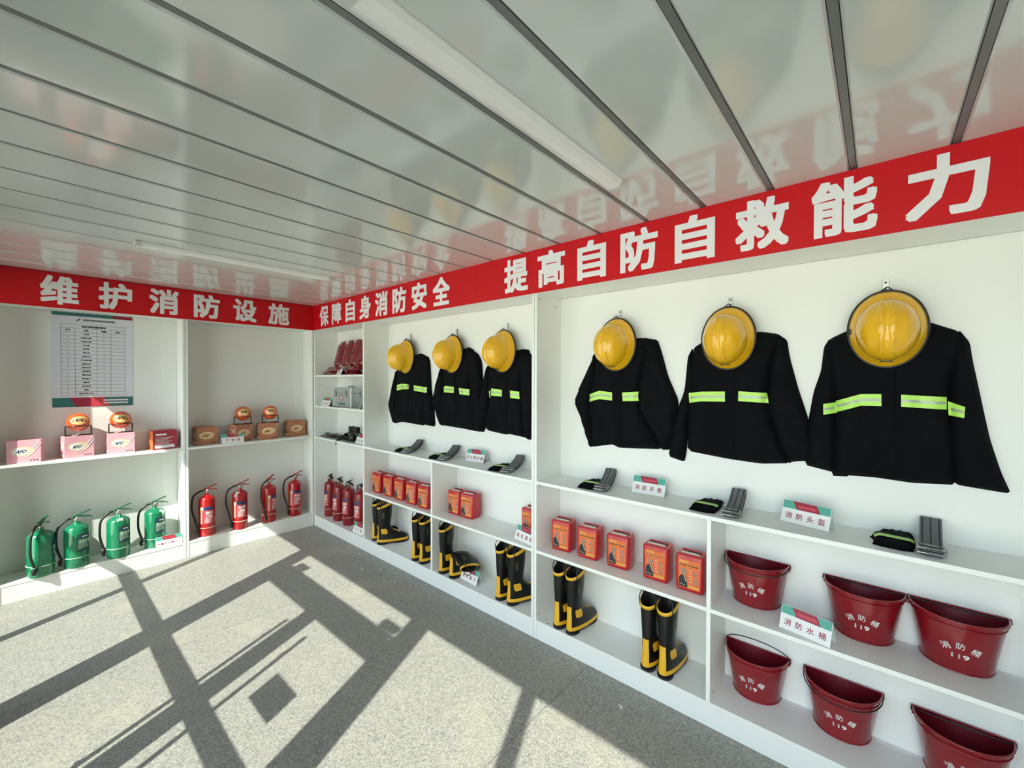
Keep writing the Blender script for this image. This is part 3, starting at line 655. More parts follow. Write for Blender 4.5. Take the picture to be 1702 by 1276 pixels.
# ================================================================ tent cards
def tent(txt, sp, label, loc, rz, w=.190, group='white name cards standing on the shelves', size=None, d=.070):
    t = thing('name_card', label, 'sign', loc, rz, group)
    h = .092; top = (0, d / 2, h)
    def fp(x, s, off=.0): # s 0..1 up the front face
        return (x, d / 2 * s - off * .93, h * s + off * .36 + .0006)
    MB().add([fp(-w / 2, 0), fp(w / 2, 0), fp(w / 2, 1), fp(-w / 2, 1), fp(-w / 2, 0, -.0015), fp(w / 2, 0, -.0015), fp(w / 2, 1, -.0015), fp(-w / 2, 1, -.0015)],
             [(0, 1, 2, 3), (7, 6, 5, 4), (0, 4, 5, 1), (1, 5, 6, 2), (2, 6, 7, 3), (3, 7, 4, 0)]).build('front_leaf', 'white', t)
    MB().add([(-w / 2, d, .0006), (w / 2, d, .0006), (w / 2, d / 2, h), (-w / 2, d / 2, h), (-w / 2, d - .0015, .0006), (w / 2, d - .0015, .0006), (w / 2, d / 2 - .0015, h), (-w / 2, d / 2 - .0015, h)],
             [(3, 2, 1, 0), (4, 5, 6, 7), (0, 1, 5, 4), (1, 2, 6, 5), (3, 7, 6, 2), (0, 4, 7, 3)]).build('back_leaf', 'acry', t)
    o = .0008; z0 = .64
    mb = MB().add([fp(-w / 2 + .002, z0, o), fp(w / 2 - .002, z0, o), fp(w / 2 - .002, .99, o), fp(-w / 2 + .002, .99, o)], [(0, 1, 2, 3)]); hb = mb.build('header_band', 'teal', t)
    o = .0013
    mb = MB().add([fp(-w * .18, z0, o), fp(w * .30, z0, o), fp(w * .20, .99, o), fp(-w * .29, .99, o)], [(0, 1, 2, 3)]); mb.build('header_panel', 'maroon', hb)
    o = .0017
    mb = MB().add([fp(-w * .15, .72, o), fp(w * .23, .72, o), fp(w * .19, .86, o), fp(-w * .19, .86, o)], [(0, 1, 2, 3)]); mb.build('header_strip', 'lred', hb)
    mb = MB(); o = .0010; n = len(txt); sz = size or .029
    for i, c in enumerate(txt):
        cx = (i - (n - 1) / 2) * sp
        put_text(mb, c, lambda x, y, l, cx=cx: fp(cx + x, .33 + y / .0985, o + l * .00001), size=sz, bold=.010)
    mb.build('lettering', 'crims', t)
    return t
tent('消防头盔', .043, 'white card reading fire helmet, in front of the tallest uniforms', (4.612, .150 - .012, 1.0192), R(-14))
tent('消防手套', .043, 'white card reading fire gloves, between two glove sets', (3.872, .172, 1.0192), R(2))
tent('消防水桶', .043, 'white card reading fire bucket, between red buckets', (4.627, .028, .5752), R(-13))
tent('灭火防护服', .036, 'white card reading protective suit, behind the far gloves', (2.447, .175, 1.0192), R(4), size=.027)
tent('逃生面具', .043, 'white card reading escape mask, beside the single red case', (3.060, .045, .5752), R(-10))
tent('消防靴子', .043, 'white card lying under the collapsed boot shaft', (2.500, .062, .1222), R(-4))
tent('急救箱', .052, 'white card reading first aid box, left of the aluminium case', (.205, .030, 1.3722), R(0))
tent('灭火毯', .050, 'white card turned sideways in front of the red plastic packets', (.520, .030, 1.7162), R(-13))
tent('安全绳', .050, 'white card beside the black harness, cut off by the upright', (.905, .050, 1.0192), R(-6))
tent('急救箱', .050, 'white card at the right of the aluminium case, mostly hidden', (.955, .050, 1.3722), R(-45))
tent('灭火器', .050, 'white card in front of the dark red extinguishers', (.920, .022, .1222), R(0))
tent('水基灭火器3L', .0245, 'white card at the foot of the green extinguisher by the divider', (-.006, -1.303, .1472), R(90 - 4), size=.024, d=.045)
tent('干粉球', .046, 'white card reading powder ball in front of the orange cartons', (-.022, -.790, 1.0272), R(90 - 3))

# ================================================================ uniforms
HX = {1: 1.485, 2: 2.147, 3: 2.723, 4: 3.652, 5: 4.274, 6: 4.879}
def seg_height(p, poly, T, wd):
    if not inside(p, poly): return 0
    k = min(edist(p, poly) / wd, 1); return T * math.sqrt(max(0, 1 - (1 - k) ** 2))
def jacket(i, label):
    J = JACKETS[i]; t = thing('uniform_jacket', label, 'jacket', (HX[i], D - .003, 0), 0, 'black uniform jackets hanging on hooks')
    rnd = random.Random(i); ph = [rnd.uniform(0, 6) for _ in range(6)]
    to = smooth_poly(J['torso'], 1, .10); sl = smooth_poly(J['sl'], 1, .12); sr = smooth_poly(J['sr'], 1, .12)
    def fold(x, z):
        lo = max(0, min(1, (1.75 - z) / .45))
        return lo * (.009 * sin(x * 34 + (z - 1.3) * 6 + ph[0]) + .005 * sin(x * 71 - z * 9 + ph[1])) + .003 * sin(z * 30 + x * 25 + ph[2])
    def foldS(x, z): return .006 * sin(z * 30 + x * 40 + ph[3]) + .003 * sin(z * 63 - x * 30 + ph[4])
    TT, TS = .052, .046
    def hg(x, z): return seg_height((x, z), to, TT, .07) + (fold(x, z) * min(edist((x, z), to) / .07, 1) if inside((x, z), to) else 0)
    mb = MB(); inflate(mb, to, TT, .07, .016, fold, lambda x, z, h: (x, -h, z)); b = mb.build('body', 'cloth', t)
    for p, nm in ((sl, 'sleeve'), (sr, 'sleeve')):
        mb = MB(); inflate(mb, p, TS, .05, .016, foldS, lambda x, z, h: (x, -h - .004, z)); mb.build(nm, 'cloth', t)
    # collar stub and front placket
    mb = MB().tube([(-.055, -.045, 1.905), (-.03, -.058, 1.925), (0, -.062, 1.93), (.03, -.058, 1.925), (.055, -.045, 1.905)], .016, 8); mb.build('collar', 'cloth', t)
    zb = min(z for x, z in J['torso']) + .02; px = .02
    zs = [zb + (1.86 - zb) * k / 40 for k in range(41)]
    L = [(px - .014, -hg(px - .014, z) - .002, z) for z in zs]; Rr = [(px + .014, -hg(px + .014, z) - .0035, z) for z in zs]
    Re = [(px + .016, -hg(px + .016, z) + .002, z) for z in zs]
    mb = MB().loft([[a, b_, c] for a, b_, c in zip(L, Rr, Re)], 0, False, False, True, closed=False); mb.build('front_placket', 'cloth', t)
    for key in ('t0', 't1', 't2', 't3'):
        if key not in J: continue
        P = J[key]; xs_ = [p[0] for p in P]; V, F, nb = fill(P, .009)
        def hh(x, z): return max(hg(x, z), seg_height((x, z), sl, TS, .05) + .012 if inside((x, z), sl) else 0, seg_height((x, z), sr, TS, .05) + .012 if inside((x, z), sr) else 0, .012)
        mb = MB(); mb.add([(x, -hh(x, z) - .0035, z) for x, z in V], F, 0, True)
        o = mb.build('reflective_strip', 'lime', t)
        x0, x1 = min(xs_), max(xs_)
        def ends(x):
            zz = []
            for a in range(len(P)):
                (ax, az), (bx_, bz) = P[a - 1], P[a]
                if (ax - x) * (bx_ - x) <= 0 and abs(ax - bx_) > 1e-5: zz.append(az + (bz - az) * (x - ax) / (bx_ - ax))
            return (min(zz), max(zz)) if len(zz) > 1 else None
        rows = []
        for k in range(25):
            x = x0 + .003 + (x1 - x0 - .006) * k / 24; e = ends(x)
            if not e or e[1] - e[0] < .02: continue
            a, b_ = e; rows.append([(x, -hh(x, z) - .0048, z) for z in (a + (b_ - a) * .40, a + (b_ - a) * .6)])
        if len(rows) > 2:
            mb = MB().loft(rows, 0, False, False, True, closed=False); mb.build('silver_stripe', 'grey', o)
    return t
JL = {1: 'black jacket farthest left on the back panel, nearest the corner cell', 2: 'black jacket in the middle of the far group of three', 3: 'black jacket cut off by the cabinet upright on its right', 4: 'black jacket first right of the upright, left sleeve bent outward', 5: 'black jacket in the middle of the near group, above the gloves card', 6: 'black jacket nearest the camera with broad lime strips'}
HL = {1: 'yellow helmet farthest away, over the jacket by the corner cell', 2: 'yellow helmet in the middle of the far group of three', 3: 'yellow helmet just left of the cabinet upright', 4: 'yellow helmet first right of the cabinet upright', 5: 'yellow helmet in the middle of the near group, seen almost front on', 6: 'largest yellow helmet nearest the camera with a black clip at its left'}
KL = {1: 'steel hook holding the farthest helmet', 2: 'steel hook over the middle jacket of the far group', 3: 'steel hook just left of the cabinet upright', 4: 'steel hook first right of the cabinet upright', 5: 'steel hook over the middle near helmet', 6: 'steel hook over the helmet nearest the camera'}
for i in range(1, 7): jacket(i, JL[i])
def hook():
    t = thing('wall_hook', '', 'hook', (0, 0, 0), 0, 'steel hooks along the back panels')
    MB().box(-.011, .011, -.003, 0, -.032, .032).build('plate', 'steel', t, bevel=.001, seg=1)
    mb = MB()
    for z in (.018, -.006): mb.lathe([(.0045, 0), (.0045, .0012)], 12, T=Matrix.Translation((0, -.003, z)) @ Matrix.Rotation(R(90), 4, 'X'))
    mb.build('screw', 'dotm', t)
    MB().loft([[(-.007, y - .0012, z), (.007, y - .0012, z), (.007, y + .0012, z + .001), (-.007, y + .0012, z + .001)] for y, z in ((-.003, -.022), (-.012, -.030), (-.026, -.034), (-.040, -.030), (-.047, -.018))], 0, smooth=False).build('prong', 'steel', t)
    return t
hk = hook()
for i in range(1, 7): place(hk, i == 1, (HX[i], D - .0003, 2.070), 0, KL[i])
def helmet(clip=False):
    """hangs brim to the wall, crown towards the room; local z up, y = depth, brim plane at y 0"""
    t = thing('fire_helmet', '', 'helmet', (0, 0, 0), 0, 'yellow helmets hanging over the jackets')
    n = 96; ax, az, cz = .1235, .157, 0.0
    def rim(k, y, dz=0, sx=1):
        return [(ax * k * sx * cos(2 * pi * j / n), y, cz + dz + az * k * sin(2 * pi * j / n)) for j in range(n)]
    def dome(a, b, y, dz): # ridge along the vertical centre
        r = []
        for j in range(n):
            q = 2 * pi * j / n; x = a * cos(q); z = dz + b * sin(q)
            rg = 0
            r.append((x, y, z))
        return r
    rings = [rim(1, 0), rim(.985, -.006)]
    rings += [rim(.93, -.022, -.001), rim(.88, -.034, -.003)]
    A0, B0, yb_, dz0 = .101, .126, -.040, -.010
    rings.append([( (A0 + .004) * cos(2 * pi * j / n), yb_, dz0 + (B0 + .004) * sin(2 * pi * j / n)) for j in range(n)])
    Hd = .138
    for k in range(0, 12):
        a = (pi / 2) * k / 12; c = cos(a) ** .85; s = sin(a)
        rings.append([(A0 * c * cos(2 * pi * j / n), yb_ - .004 - Hd * s, dz0 - .006 * s + B0 * c * sin(2 * pi * j / n)) for j in range(n)])
    rings.append([(A0 * .04 * cos(2 * pi * j / n), yb_ - .004 - Hd, dz0 - .006 + B0 * .04 * sin(2 * pi * j / n)) for j in range(n)])
    # raised ridges
    R2_ = []
    for q, rg in enumerate(rings):
        rr = []
        for (x, y, z) in rg:
            if q >= 5:
                f = math.exp(-((abs(x) - .017) / .006) ** 2) * .011 + math.exp(-((abs(x) - .058) / .007) ** 2) * .003
                f *= min(1, (q - 5) / 3); y -= f
            rr.append((x, y, z))
        R2_.append(rr)
    MB().loft(R2_, 0, False, True).build('shell', 'yel', t)
    # dark lining inside brim
    MB().loft([rim(.96, .001), rim(.80, -.010), rim(.5, -.02)], 0, False, True).build('lining', 'black', t)
    pts = [(ax * 1.006 * cos(a), .0, az * 1.006 * sin(a)) for a in [2 * pi * i / 56 for i in range(57)]]
    MB().tube(pts, .0062, 8, flat=1).build('rim_trim', 'black', t)
    MB().loft([[(x, -.040 - .145 * (1 - ((x) / .05) ** 2) * 0 - dy, -.120 + z) for x, z in ((-.030, 0), (-.012, .0), (.012, .0), (.030, 0))] for dy, z in ((0, 0), (.004, 0))], 0, False, False, closed=False) if False else None
    MB().box(-.020, .020, -.052, -.046, -.139, -.134).build('brow_slot', 'black', t, bevel=.001, seg=1)
    MB().tube([(-.028, -.002, az - .006), (-.010, -.006, az + .010), (.0, -.004, az + .018), (.010, -.006, az + .010), (.028, -.002, az - .006)], .0028, 6).build('hanging_loop', 'black', t)
    if clip: MB().box(-.122, -.088, -.024, .004, -.018, .006).build('side_clip', 'black', t, bevel=.002, seg=1)
    return t
hm = helmet(); hc = helmet(True)
for i in range(1, 7):
    o = place(hc if i == 6 else hm, i in (1, 6), (HX[i] + .004, .205, 1.884), R(0), HL[i])
    o.rotation_euler = (R(-2), 0, 0)

# ================================================================ mask cases
def rbox(mb, w, d, h, r, m=0, n=5, y0=0):
    rings = []
    def sec(k, z, ins):
        o = []
        for cx, cy, a0 in ((w / 2 - r, d - r, 0), (-w / 2 + r, d - r, 90), (-w / 2 + r, r, 180), (w / 2 - r, r, 270)):
            for q in range(n + 1):
                a = R(a0 + 90 * q / n); o.append((cx + (r - ins) * cos(a), y0 + cy + (r - ins) * sin(a), z))
        return o
    e = .008
    for ins, z in ((e, 0), (e * .3, e * .3), (0, e), (0, h - e), (e * .3, h - e * .3), (e, h)): rings.append(sec(0, z, ins))
    mb.loft(rings, m)
def mask_case():
    t = thing('mask_case', '', 'case', (0, 0, 0), 0)
    w, d, h = .135, .102, .190
    mb = MB(); rbox(mb, w, d, h, .014); mb.build('shell', 'case', t)
    MB().loft([[( (w / 2 + .0015) * sx, y, z) for sx, y in ((-1, .0), (1, .0))] for z in (0, 1)], 0, False, False, closed=False) if False else None
    mb = MB(); rr = .0018
    mb.tube([(-w / 2 - .0005, .012, .012), (-w / 2 - .0005, .012, h - .012)], rr, 4).tube([(w / 2 + .0005, .014, .010), (w / 2 + .0005, .014, h - .010)], rr, 4)
    mb.tube([(w / 2 + .0005, .03, h - .035), (w / 2 + .0005, d - .012, h - .035)], .0022, 5); mb.build('edge_seam', 'case', t)
    mb = MB().box(-.042, .048, d * .50, d * .72, h, h + .0012); hr = mb.build('handle_recess', 'dotm', t)
    MB().box(-.048, .045, d * .24, d * .40, h - .001, h + .004).build('top_plate', 'tie', t, bevel=.001, seg=1)
    MB().tube([(-.050, d * .6, h - .002), (-.046, d * .6, h + .008), (.046, d * .6, h + .008), (.052, d * .6, h - .002)], .004, 6).build('carry_handle', 'case', t)
    def q(mb, pts, o=.0009): mb.add([(x, -o, z) for x, z in pts], [tuple(range(len(pts)))])
    mb = MB(); lw, z0, z1 = .054, .018, .165; q(mb, [(-lw, z0), (lw, z0), (lw, z1), (-lw, z1)]); lb = mb.build('front_label', 'casel', t)
    mb = MB(); q(mb, [(-.050, .149), (-.004, .149), (.0, .158), (-.046, .159)], .0013); q(mb, [(-.050, .131), (.050, .131), (.050, .143), (-.050, .143)], .0013); q(mb, [(-.004, .022), (.050, .022), (.050, .036), (-.004, .036)], .0013); mb.build('title_print', 'caset', lb)
    mb = MB(); put_text(mb, '自救呼吸器', lambda x, y, l: (x, -.0017, .137 + y), width=.094, height=.0095, bold=.03); mb.build('lettering', 'maroon', lb)
    mb = MB(); q(mb, [(-.052, .022), (-.008, .022), (-.009, .050), (-.012, .075), (-.020, .086), (-.026, .088), (-.042, .080), (-.050, .068)], .0013); pr = mb.build('figure_print', 'suit', lb)
    mb = MB(); ellipse(mb, -.024, .103, .013, .017, -.0016, n=16); mb.build('picture_print', 'skin', lb)
    for q_ in ((.030, .103, .010, .008), (.036, .082, .007, .010), (.032, .056, .011, .009)):
        mb = MB(); ellipse(mb, *q_, -.0016, n=12); mb.build('picture_print', 'skin', lb)
    mb = MB(); q(mb, [(-.027, .086), (-.022, .086), (-.011, .052), (-.014, .050)], .0017); q(mb, [(-.048, .036), (-.018, .031), (-.018, .033), (-.048, .038)], .0017)
    for i in range(5): q(mb, [(.0, .112 - i * .015), (.018 - (i % 2) * .004, .112 - i * .015), (.018 - (i % 2) * .004, .115 - i * .015), (.0, .115 - i * .015)], .0015)
    mb.build('white_print', 'cream', lb)
    return t
mc = mask_case()
ml = [((1.203, .060), 2, 'red mask case first on the left in the row of five by the corner cell', 'row of five red mask cases'), ((1.392, .062), 2, 'red mask case second in the far row of five', 'row of five red mask cases'), ((1.575, .060), 1, 'red mask case in the middle of the far row of five', 'row of five red mask cases'), ((1.765, .056), 2, 'red mask case fourth in the far row of five', 'row of five red mask cases'), ((1.945, .052), 3, 'red mask case at the right end of the far row, by the low divider', 'row of five red mask cases'),
      ((2.262, .120), 2, 'red mask case left of the touching pair', 'touching pair of red mask cases'), ((2.412, .125), 6, 'red mask case right of the touching pair, its side showing', 'touching pair of red mask cases'), ((3.020, .155), 2, 'single red mask case half hidden by the cabinet upright', None),
      ((3.330, .092), 6, 'red mask case first right of the tall upright', 'near row of five red mask cases'), ((3.522, .098), 4, 'red mask case second in the near row', 'near row of five red mask cases'), ((3.722, .102), 3, 'red mask case in the middle of the near row', 'near row of five red mask cases'), ((3.948, .098), 2, 'red mask case fourth in the near row', 'near row of five red mask cases'), ((4.130, .094), 1, 'red mask case at the right end of the near row, beside the buckets', 'near row of five red mask cases')]
for i, ((x, y), a, lb, gr) in enumerate(ml):
    o = place(mc, i == 0, (x, y, .5752), R(a), lb)
    if gr: o['group'] = gr
    elif 'group' in o: del o['group']

# ================================================================ boots
def boot(bent=False):
    t = thing('fire_boot', '', 'boot', (0, 0, 0), 0)
    n = 28
    def sec(yc, ly, wx, z, sq=2.3, lean=None):
        o = []
        for j in range(n):
            a = 2 * pi * j / n; c, s = cos(a), sin(a)
            o.append([wx * math.copysign(abs(c) ** (2 / sq), c), yc + ly * math.copysign(abs(s) ** (2 / sq), s), z])
        return o
    foot = [(.142, .138, .046, .020), (.142, .140, .049, .035), (.140, .137, .049, .055), (.132, .128, .048, .075), (.117, .110, .046, .093), (.098, .090, .044, .110), (.080, .071, .042, .128), (.070, .060, .041, .150)]
    shaft = [(.066, .056, .041, .175), (.066, .058, .044, .215), (.068, .062, .048, .260), (.070, .065, .051, .305), (.071, .067, .053, .345), (.071, .068, .054, .372)]
    def bend(p):
        x, y, z = p
        if z > .30: z += (y - .07) * .42 * min((z - .30) / .07, 1)
        if not bent or z < .13: return (x, y, z)
        s = z - .13; th = R(112) * min(s / .09, 1); rad = .09 / R(112)
        if s < .09: cx, cz, rest = rad * (1 - cos(th)), rad * sin(th), 0
        else: rest = s - .09; cx = rad * (1 - cos(th)) + rest * sin(th); cz = rad * sin(th) + rest * cos(th)
        sq = 1 - .45 * min(s / .09, 1)
        xx = x * sq
        return (cx + xx * cos(th), y * (1 + .15 * min(s / .09, 1)) - rest * .12, .13 + cz - xx * sin(th))
    def rings(L): return [[bend(p) for p in sec(*q)] for q in L]
    MB().loft(rings(foot + shaft), 0, True, False).build('upper', 'rub', t)
    MB().loft(rings([shaft[-1], (.071, .064, .050, .371), (.069, .055, .045, .345), (.068, .054, .044, .30), (.066, .05, .04, .25)]), 0, False, True).build('lining', 'black', t)
    mb = MB(); mb.loft([sec(.142, .139, .047, .012), sec(.142, .141, .050, .022), sec(.142, .141, .049, .030)]); 
    mb.loft([sec(.046, .044, .044, 0), sec(.047, .046, .045, .014)]); mb.loft([sec(.205, .070, .044, .003), sec(.205, .072, .045, .016)])
    mb.build('sole', 'sole', t)
    MB().loft([sec(.142, .1425, .0515, .024), sec(.142, .1435, .0525, .028), sec(.142, .1435, .0525, .042), sec(.142, .1415, .0505, .046)], 0, False, False).build('foxing_band', 'byel', t)
    k = lambda q, e: (q[0], q[1] + e, q[2] + e, q[3])
    MB().loft(rings([(.071, .0665, .0525, .352), (.071, .0708, .0568, .353), (.071, .0712, .0572, .374), (.071, .068, .054, .376)]), 0, False, False).build('top_band', 'byel', t)
    # patches follow the surface
    allr = foot + shaft
    def surf(a, z, e=.0022):
        for i in range(len(allr) - 1):
            if allr[i][3] <= z <= allr[i + 1][3]: break
        u = (z - allr[i][3]) / (allr[i + 1][3] - allr[i][3]); q = [allr[i][k_] * (1 - u) + allr[i + 1][k_] * u for k_ in range(3)]
        c, s = cos(a), sin(a); return bend(((q[2] + e) * math.copysign(abs(c) ** (2 / 2.3), c), q[0] + (q[1] + e) * math.copysign(abs(s) ** (2 / 2.3), s), z))
    def patch(nm, a0, a1, z0, z1, m='byel', na=8, nz=6, e=.0022):
        rr = [[surf(R(a0 + (a1 - a0) * i / na), z0 + (z1 - z0) * j / nz, e) for i in range(na + 1)] for j in range(nz + 1)]
        return MB().loft(rr, 0, False, False, True, closed=False).build(nm, m, t)
    patch('heel_strip', 246, 294, .042, .168)
    def side(sg, y, z, e):
        for i in range(len(allr) - 1):
            if allr[i][3] <= z <= allr[i + 1][3]: break
        u = (z - allr[i][3]) / (allr[i + 1][3] - allr[i][3]); q = [allr[i][k_] * (1 - u) + allr[i + 1][k_] * u for k_ in range(3)]
        s = max(-.98, min(.98, (y - q[0]) / q[1])); return bend((sg * ((q[2]) * (1 - abs(s) ** 2.3) ** (1 / 2.3) + e), y, z))
    for sg in (1, -1):
        for nm_, e, g_ in (('ankle_patch', .0025, 0),):
            ya_, yb_, za_, zb_ = .040, .094, .098, .148; rows = []
            for j in range(9):
                u = j / 8; c_ = .008 * max(0, abs(u - .5) * 2 - .7) / .3; sh = .010 * u
                rows.append([side(sg, ya_ + c_ - sh + (yb_ - ya_ - 2 * c_) * i / 8, za_ + (zb_ - za_) * u, e) for i in range(9)])
            MB().loft(rows, 0, False, False, True, closed=False).build(nm_, 'byel', t)
    patch('instep_patch', 66, 114, .100, .128)
    patch('shin_strip', 76, 104, .19, .298, e=.0040)
    for a in (-12, 192):
        mb = MB()
        for (a0, a1, z0, z1) in ((-5, 5, .296, .304), (-8, 8, .284, .292), (-7, -3, .245, .280), (3, 7, .245, .280), (-7, 7, .277, .281), (-5, 5, .243, .247), (-2, 2, .255, .270)):
            rr = [[surf(R(a + a0 + (a1 - a0) * i / 3), z, .0016) for i in range(4)] for z in (z0, z1)]
            mb.loft(rr, 0, False, False, True, closed=False)
        mb.build('side_emblem', 'emb', t)
    b0 = [bend((s * .010, .004, .362)) for s in (-1, 1)]
    for s in (-1, 1):
        pass
    for sg in (-1, 1):
        MB().tube([bend((sg * q[0], q[1], q[2])) for q in ((.050, .030, .345), (.052, .028, .385), (.050, .034, .408), (.046, .050, .416), (.046, .064, .408), (.048, .070, .385), (.049, .068, .345))], .0042, 6, flat=.6).build('pull_loop', 'black', t)
    return t
bt = boot(); bb = boot(True); bb['group'] = 'black and yellow fire boots on the bottom shelves'; bt['group'] = bb['group']; bt.scale = bb.scale = (.86, 1, 1)
bl = [((1.205, .020), -6, 'black fire boot farthest left, behind its mate by the corner cell'), ((1.318, .004), -28, 'black fire boot in the far compartment seen from its side with the toe showing'),
      ((1.868, .004), -3, 'black fire boot left of the pair cut off by the low divider'), ((1.970, .008), -3, 'black fire boot right of its pair, touching the low divider'),
      ((2.232, .004), -2, 'black fire boot standing upright just right of the low divider'),
      ((2.852, .010), -3, 'black fire boot left of the pair beside the tall upright'), ((2.947, .014), -20, 'black fire boot wide side on, cut off by the tall upright'),
      ((3.357, .004), -2, 'black fire boot left of the pair in the nearest cabinet, first compartment'), ((3.449, .004), -6, 'black fire boot right of its pair, a wide yellow patch on the ankle'),
      ((3.934, .002), -2, 'tall black fire boot left of the pair nearest the buckets'), ((4.026, .000), -4, 'tall black fire boot right of the pair nearest the buckets')]
for i, ((x, y), a, lb) in enumerate(bl): place(bt, i == 0, (x, y, .1222), R(a), lb)
place(bb, True, (2.356, .006, .1222), R(-4), 'collapsed black fire boot with its shaft bent down to the right')

# ================================================================ buckets
def bucket(bail, lean=0):
    t = thing('fire_bucket', '', 'bucket', (0, 0, 0), 0)
    def sec(hw, d, z, n=26, ex=0, fl=0):
        o = [(hw * cos(pi * j / n), -fl - d * max(0, sin(pi * j / n)) ** .85, z) for j in range(n + 1)]
        return o
    w0, d0, w1, d1, h = .102, .118, .136, .160, .205
    L = []
    for k in range(8):
        u = k / 7; L.append(sec(w0 + (w1 - w0) * u, d0 + (d1 - d0) * u, h * u))
    MB().loft(L, 0, True, False).build('body', 'buck', t)
    I = [sec(w0 + (w1 - w0) * u - .002, d0 + (d1 - d0) * u - .003, h * u + .002, fl=.0012) for u in (1, .5, 0)]
    MB().loft(I, 0, False, True).build('inside', 'bucki', t)
    mb = MB().tube(sec(w1 + .001, d1 + .001, h), .0035, 8); mb.tube([(-w1, 0, h), (w1, 0, h)], .003, 8)
    mb.tube(sec(w1 - .003, d1 - .002, h - .022), .0022, 6); mb.build('rolled_rim', 'buck', t)
    MB().tube(sec(w0 + .001, d0 + .001, .003), .0028, 6).build('base_ring', 'buck', t)
    for s in (-1, 1):
        MB().loft([[(s * (w1 - .004), y, h - .03), (s * (w1 + .004), y, h - .03), (s * (w1 + .006), y, h + .004), (s * (w1 - .004), y, h + .004)] for y in (-.012, -.002)], 0, smooth=False).build('ear', 'buck', t)
    if bail == 'up':
        pts = [(-w1 * cos(a), -.012 - .045 * sin(a), h + .003 + .062 * sin(a)) for a in [pi * i / 20 for i in range(21)]]
    elif bail == 'front':
        pts = [(-(w1 + .004) * cos(a), -.010 - (d1 + .006) * max(0, sin(a)) ** .8, h - .006 - .020 * sin(a)) for a in [pi * i / 24 for i in range(25)]]
    else:
        pts = [(-(w1 + .002) * cos(a), -.008 - (d1 * .0 + .02) * sin(a), h - .004 + .004 * sin(a)) for a in [pi * i / 20 for i in range(21)]]
    mb = MB().tube(pts, .0026, 6)
    for s in (-1, 1): mb.tube([(s * w1, -.006, h - .004), (s * (w1 + .005), -.012, h + .002), (s * (w1 + .006), -.020, h - .012)], .0026, 6)
    mb.build('bail', 'blackm', t)
    mb = MB()
    def fn(x, z):
        u = z / h; hw = w0 + (w1 - w0) * u; d = d0 + (d1 - d0) * u
        q = math.acos(max(-1, min(1, -x / (hw * 1.0)))); return (x, -d * max(0, sin(q)) ** .85 - .0012, z)
    for ch, cx, cz, ro in (('消', -.040, .100, 28), ('防', 0, .112, 0), ('桶', .040, .100, -28)):
        c, s = cos(R(ro)), sin(R(ro))
        put_text(mb, ch, lambda x, y, l, cx=cx, cz=cz, c=c, s=s: fn(cx + x * c - y * s, cz + x * s + y * c), size=.028, bold=.006)
    put_text(mb, '119', lambda x, y, l: fn(x, .070 + y), width=.046, height=.018, bold=.018)
    mb.build('lettering', 'white', t)
    return t
bf, bu, bn = bucket('front'), bucket('up'), bucket('none')
for o in (bf, bu, bn): o['group'] = 'dark red half round fire buckets'
yB = .262
place(bf, True, (4.408, yB, .5752), 0, 'red bucket on the upper shelf, left of the bucket name card')
place(bn, True, (4.817, yB, .5752), 0, 'red bucket in the middle of the upper bucket shelf')
place(bn, False, (5.098, yB, .5752), 0, 'red bucket at the right end of the upper bucket shelf')
place(bu, True, (4.412, yB, .1222), 0, 'red bucket on the bottom shelf with its wire bail raised')
place(bf, False, (4.747, yB, .1222), 0, 'red bucket in the middle of the bottom shelf, bail hanging in front')
place(bn, False, (5.115, yB, .1222), 0, 'red bucket at the bottom right, cut off by the picture edge')

# ================================================================ gloves and belts
def gloves(kind=0):
    t = thing('fire_gloves', '', 'gloves', (0, 0, 0), 0, 'folded black glove pairs on the long middle shelf')
    cuff = [(-.060, 0), (.060, -.004), (.062, .06), (.060, .105), (.058, .15), (.050, .205), (.036, .212), (.030, .185), (.022, .218), (.006, .224), (.0, .19), (-.008, .216), (-.024, .214), (-.028, .18), (-.038, .196), (-.050, .188), (-.056, .14), (-.070, .12), (-.074, .10), (-.060, .075), (-.058, .03)]
    for k, (dx, z0) in enumerate(((0, 0), (.006, .012))):
        p = smooth_poly([(x * (1 if k == 0 else .97) + dx, y + dx) for x, y in cuff], 1)
        mb = MB(); inflate(mb, p, .013, .020, .010, lambda x, y: .003 * sin(x * 90 + k) * sin(y * 60), lambda x, y, h, z0=z0: (x, y, z0 + h)); g_ = mb.build('glove', 'cloth', t)
        if k:
            st = [(-.055, .050), (.062, .043), (.063, .080), (-.060, .087)]
            V, F, nb = fill(st, .008)
            hh = lambda x, y: seg_height((x, y), p, .013, .020) + .0025
            mb = MB().add([(x, y, z0 + .0008 + max(hh(x, y), .004) + .002) for x, y in V], F, 0, True); s_ = mb.build('reflective_strip', 'lime', t)
            mb = MB().loft([[(x, y, z0 + max(hh(x, y), .004) + .0040) for y in (.0635 - x * .06, .0665 - x * .06)] for x in [-.052 + .114 * i / 14 for i in range(15)]], 0, False, False, closed=False); mb.build('silver_stripe', 'beltd', s_)
    return t
gl = gloves()
for i, (x, y, a, lb) in enumerate(((1.615, .035, 10, 'black gloves farthest away, tangled with a striped belt'), (2.110, .030, 8, 'black gloves left of the protective suit card'), (2.800, .030, 10, 'black gloves just left of the cabinet upright'), (3.545, .040, 6, 'black gloves first right of the cabinet upright'), (4.200, .040, 0, 'black gloves between the two near name cards'), (4.905, .055, -3, 'black gloves nearest the camera with a straight lime strip'))):
    place(gl, i == 0, (x, y, 1.0195), R(a), lb)
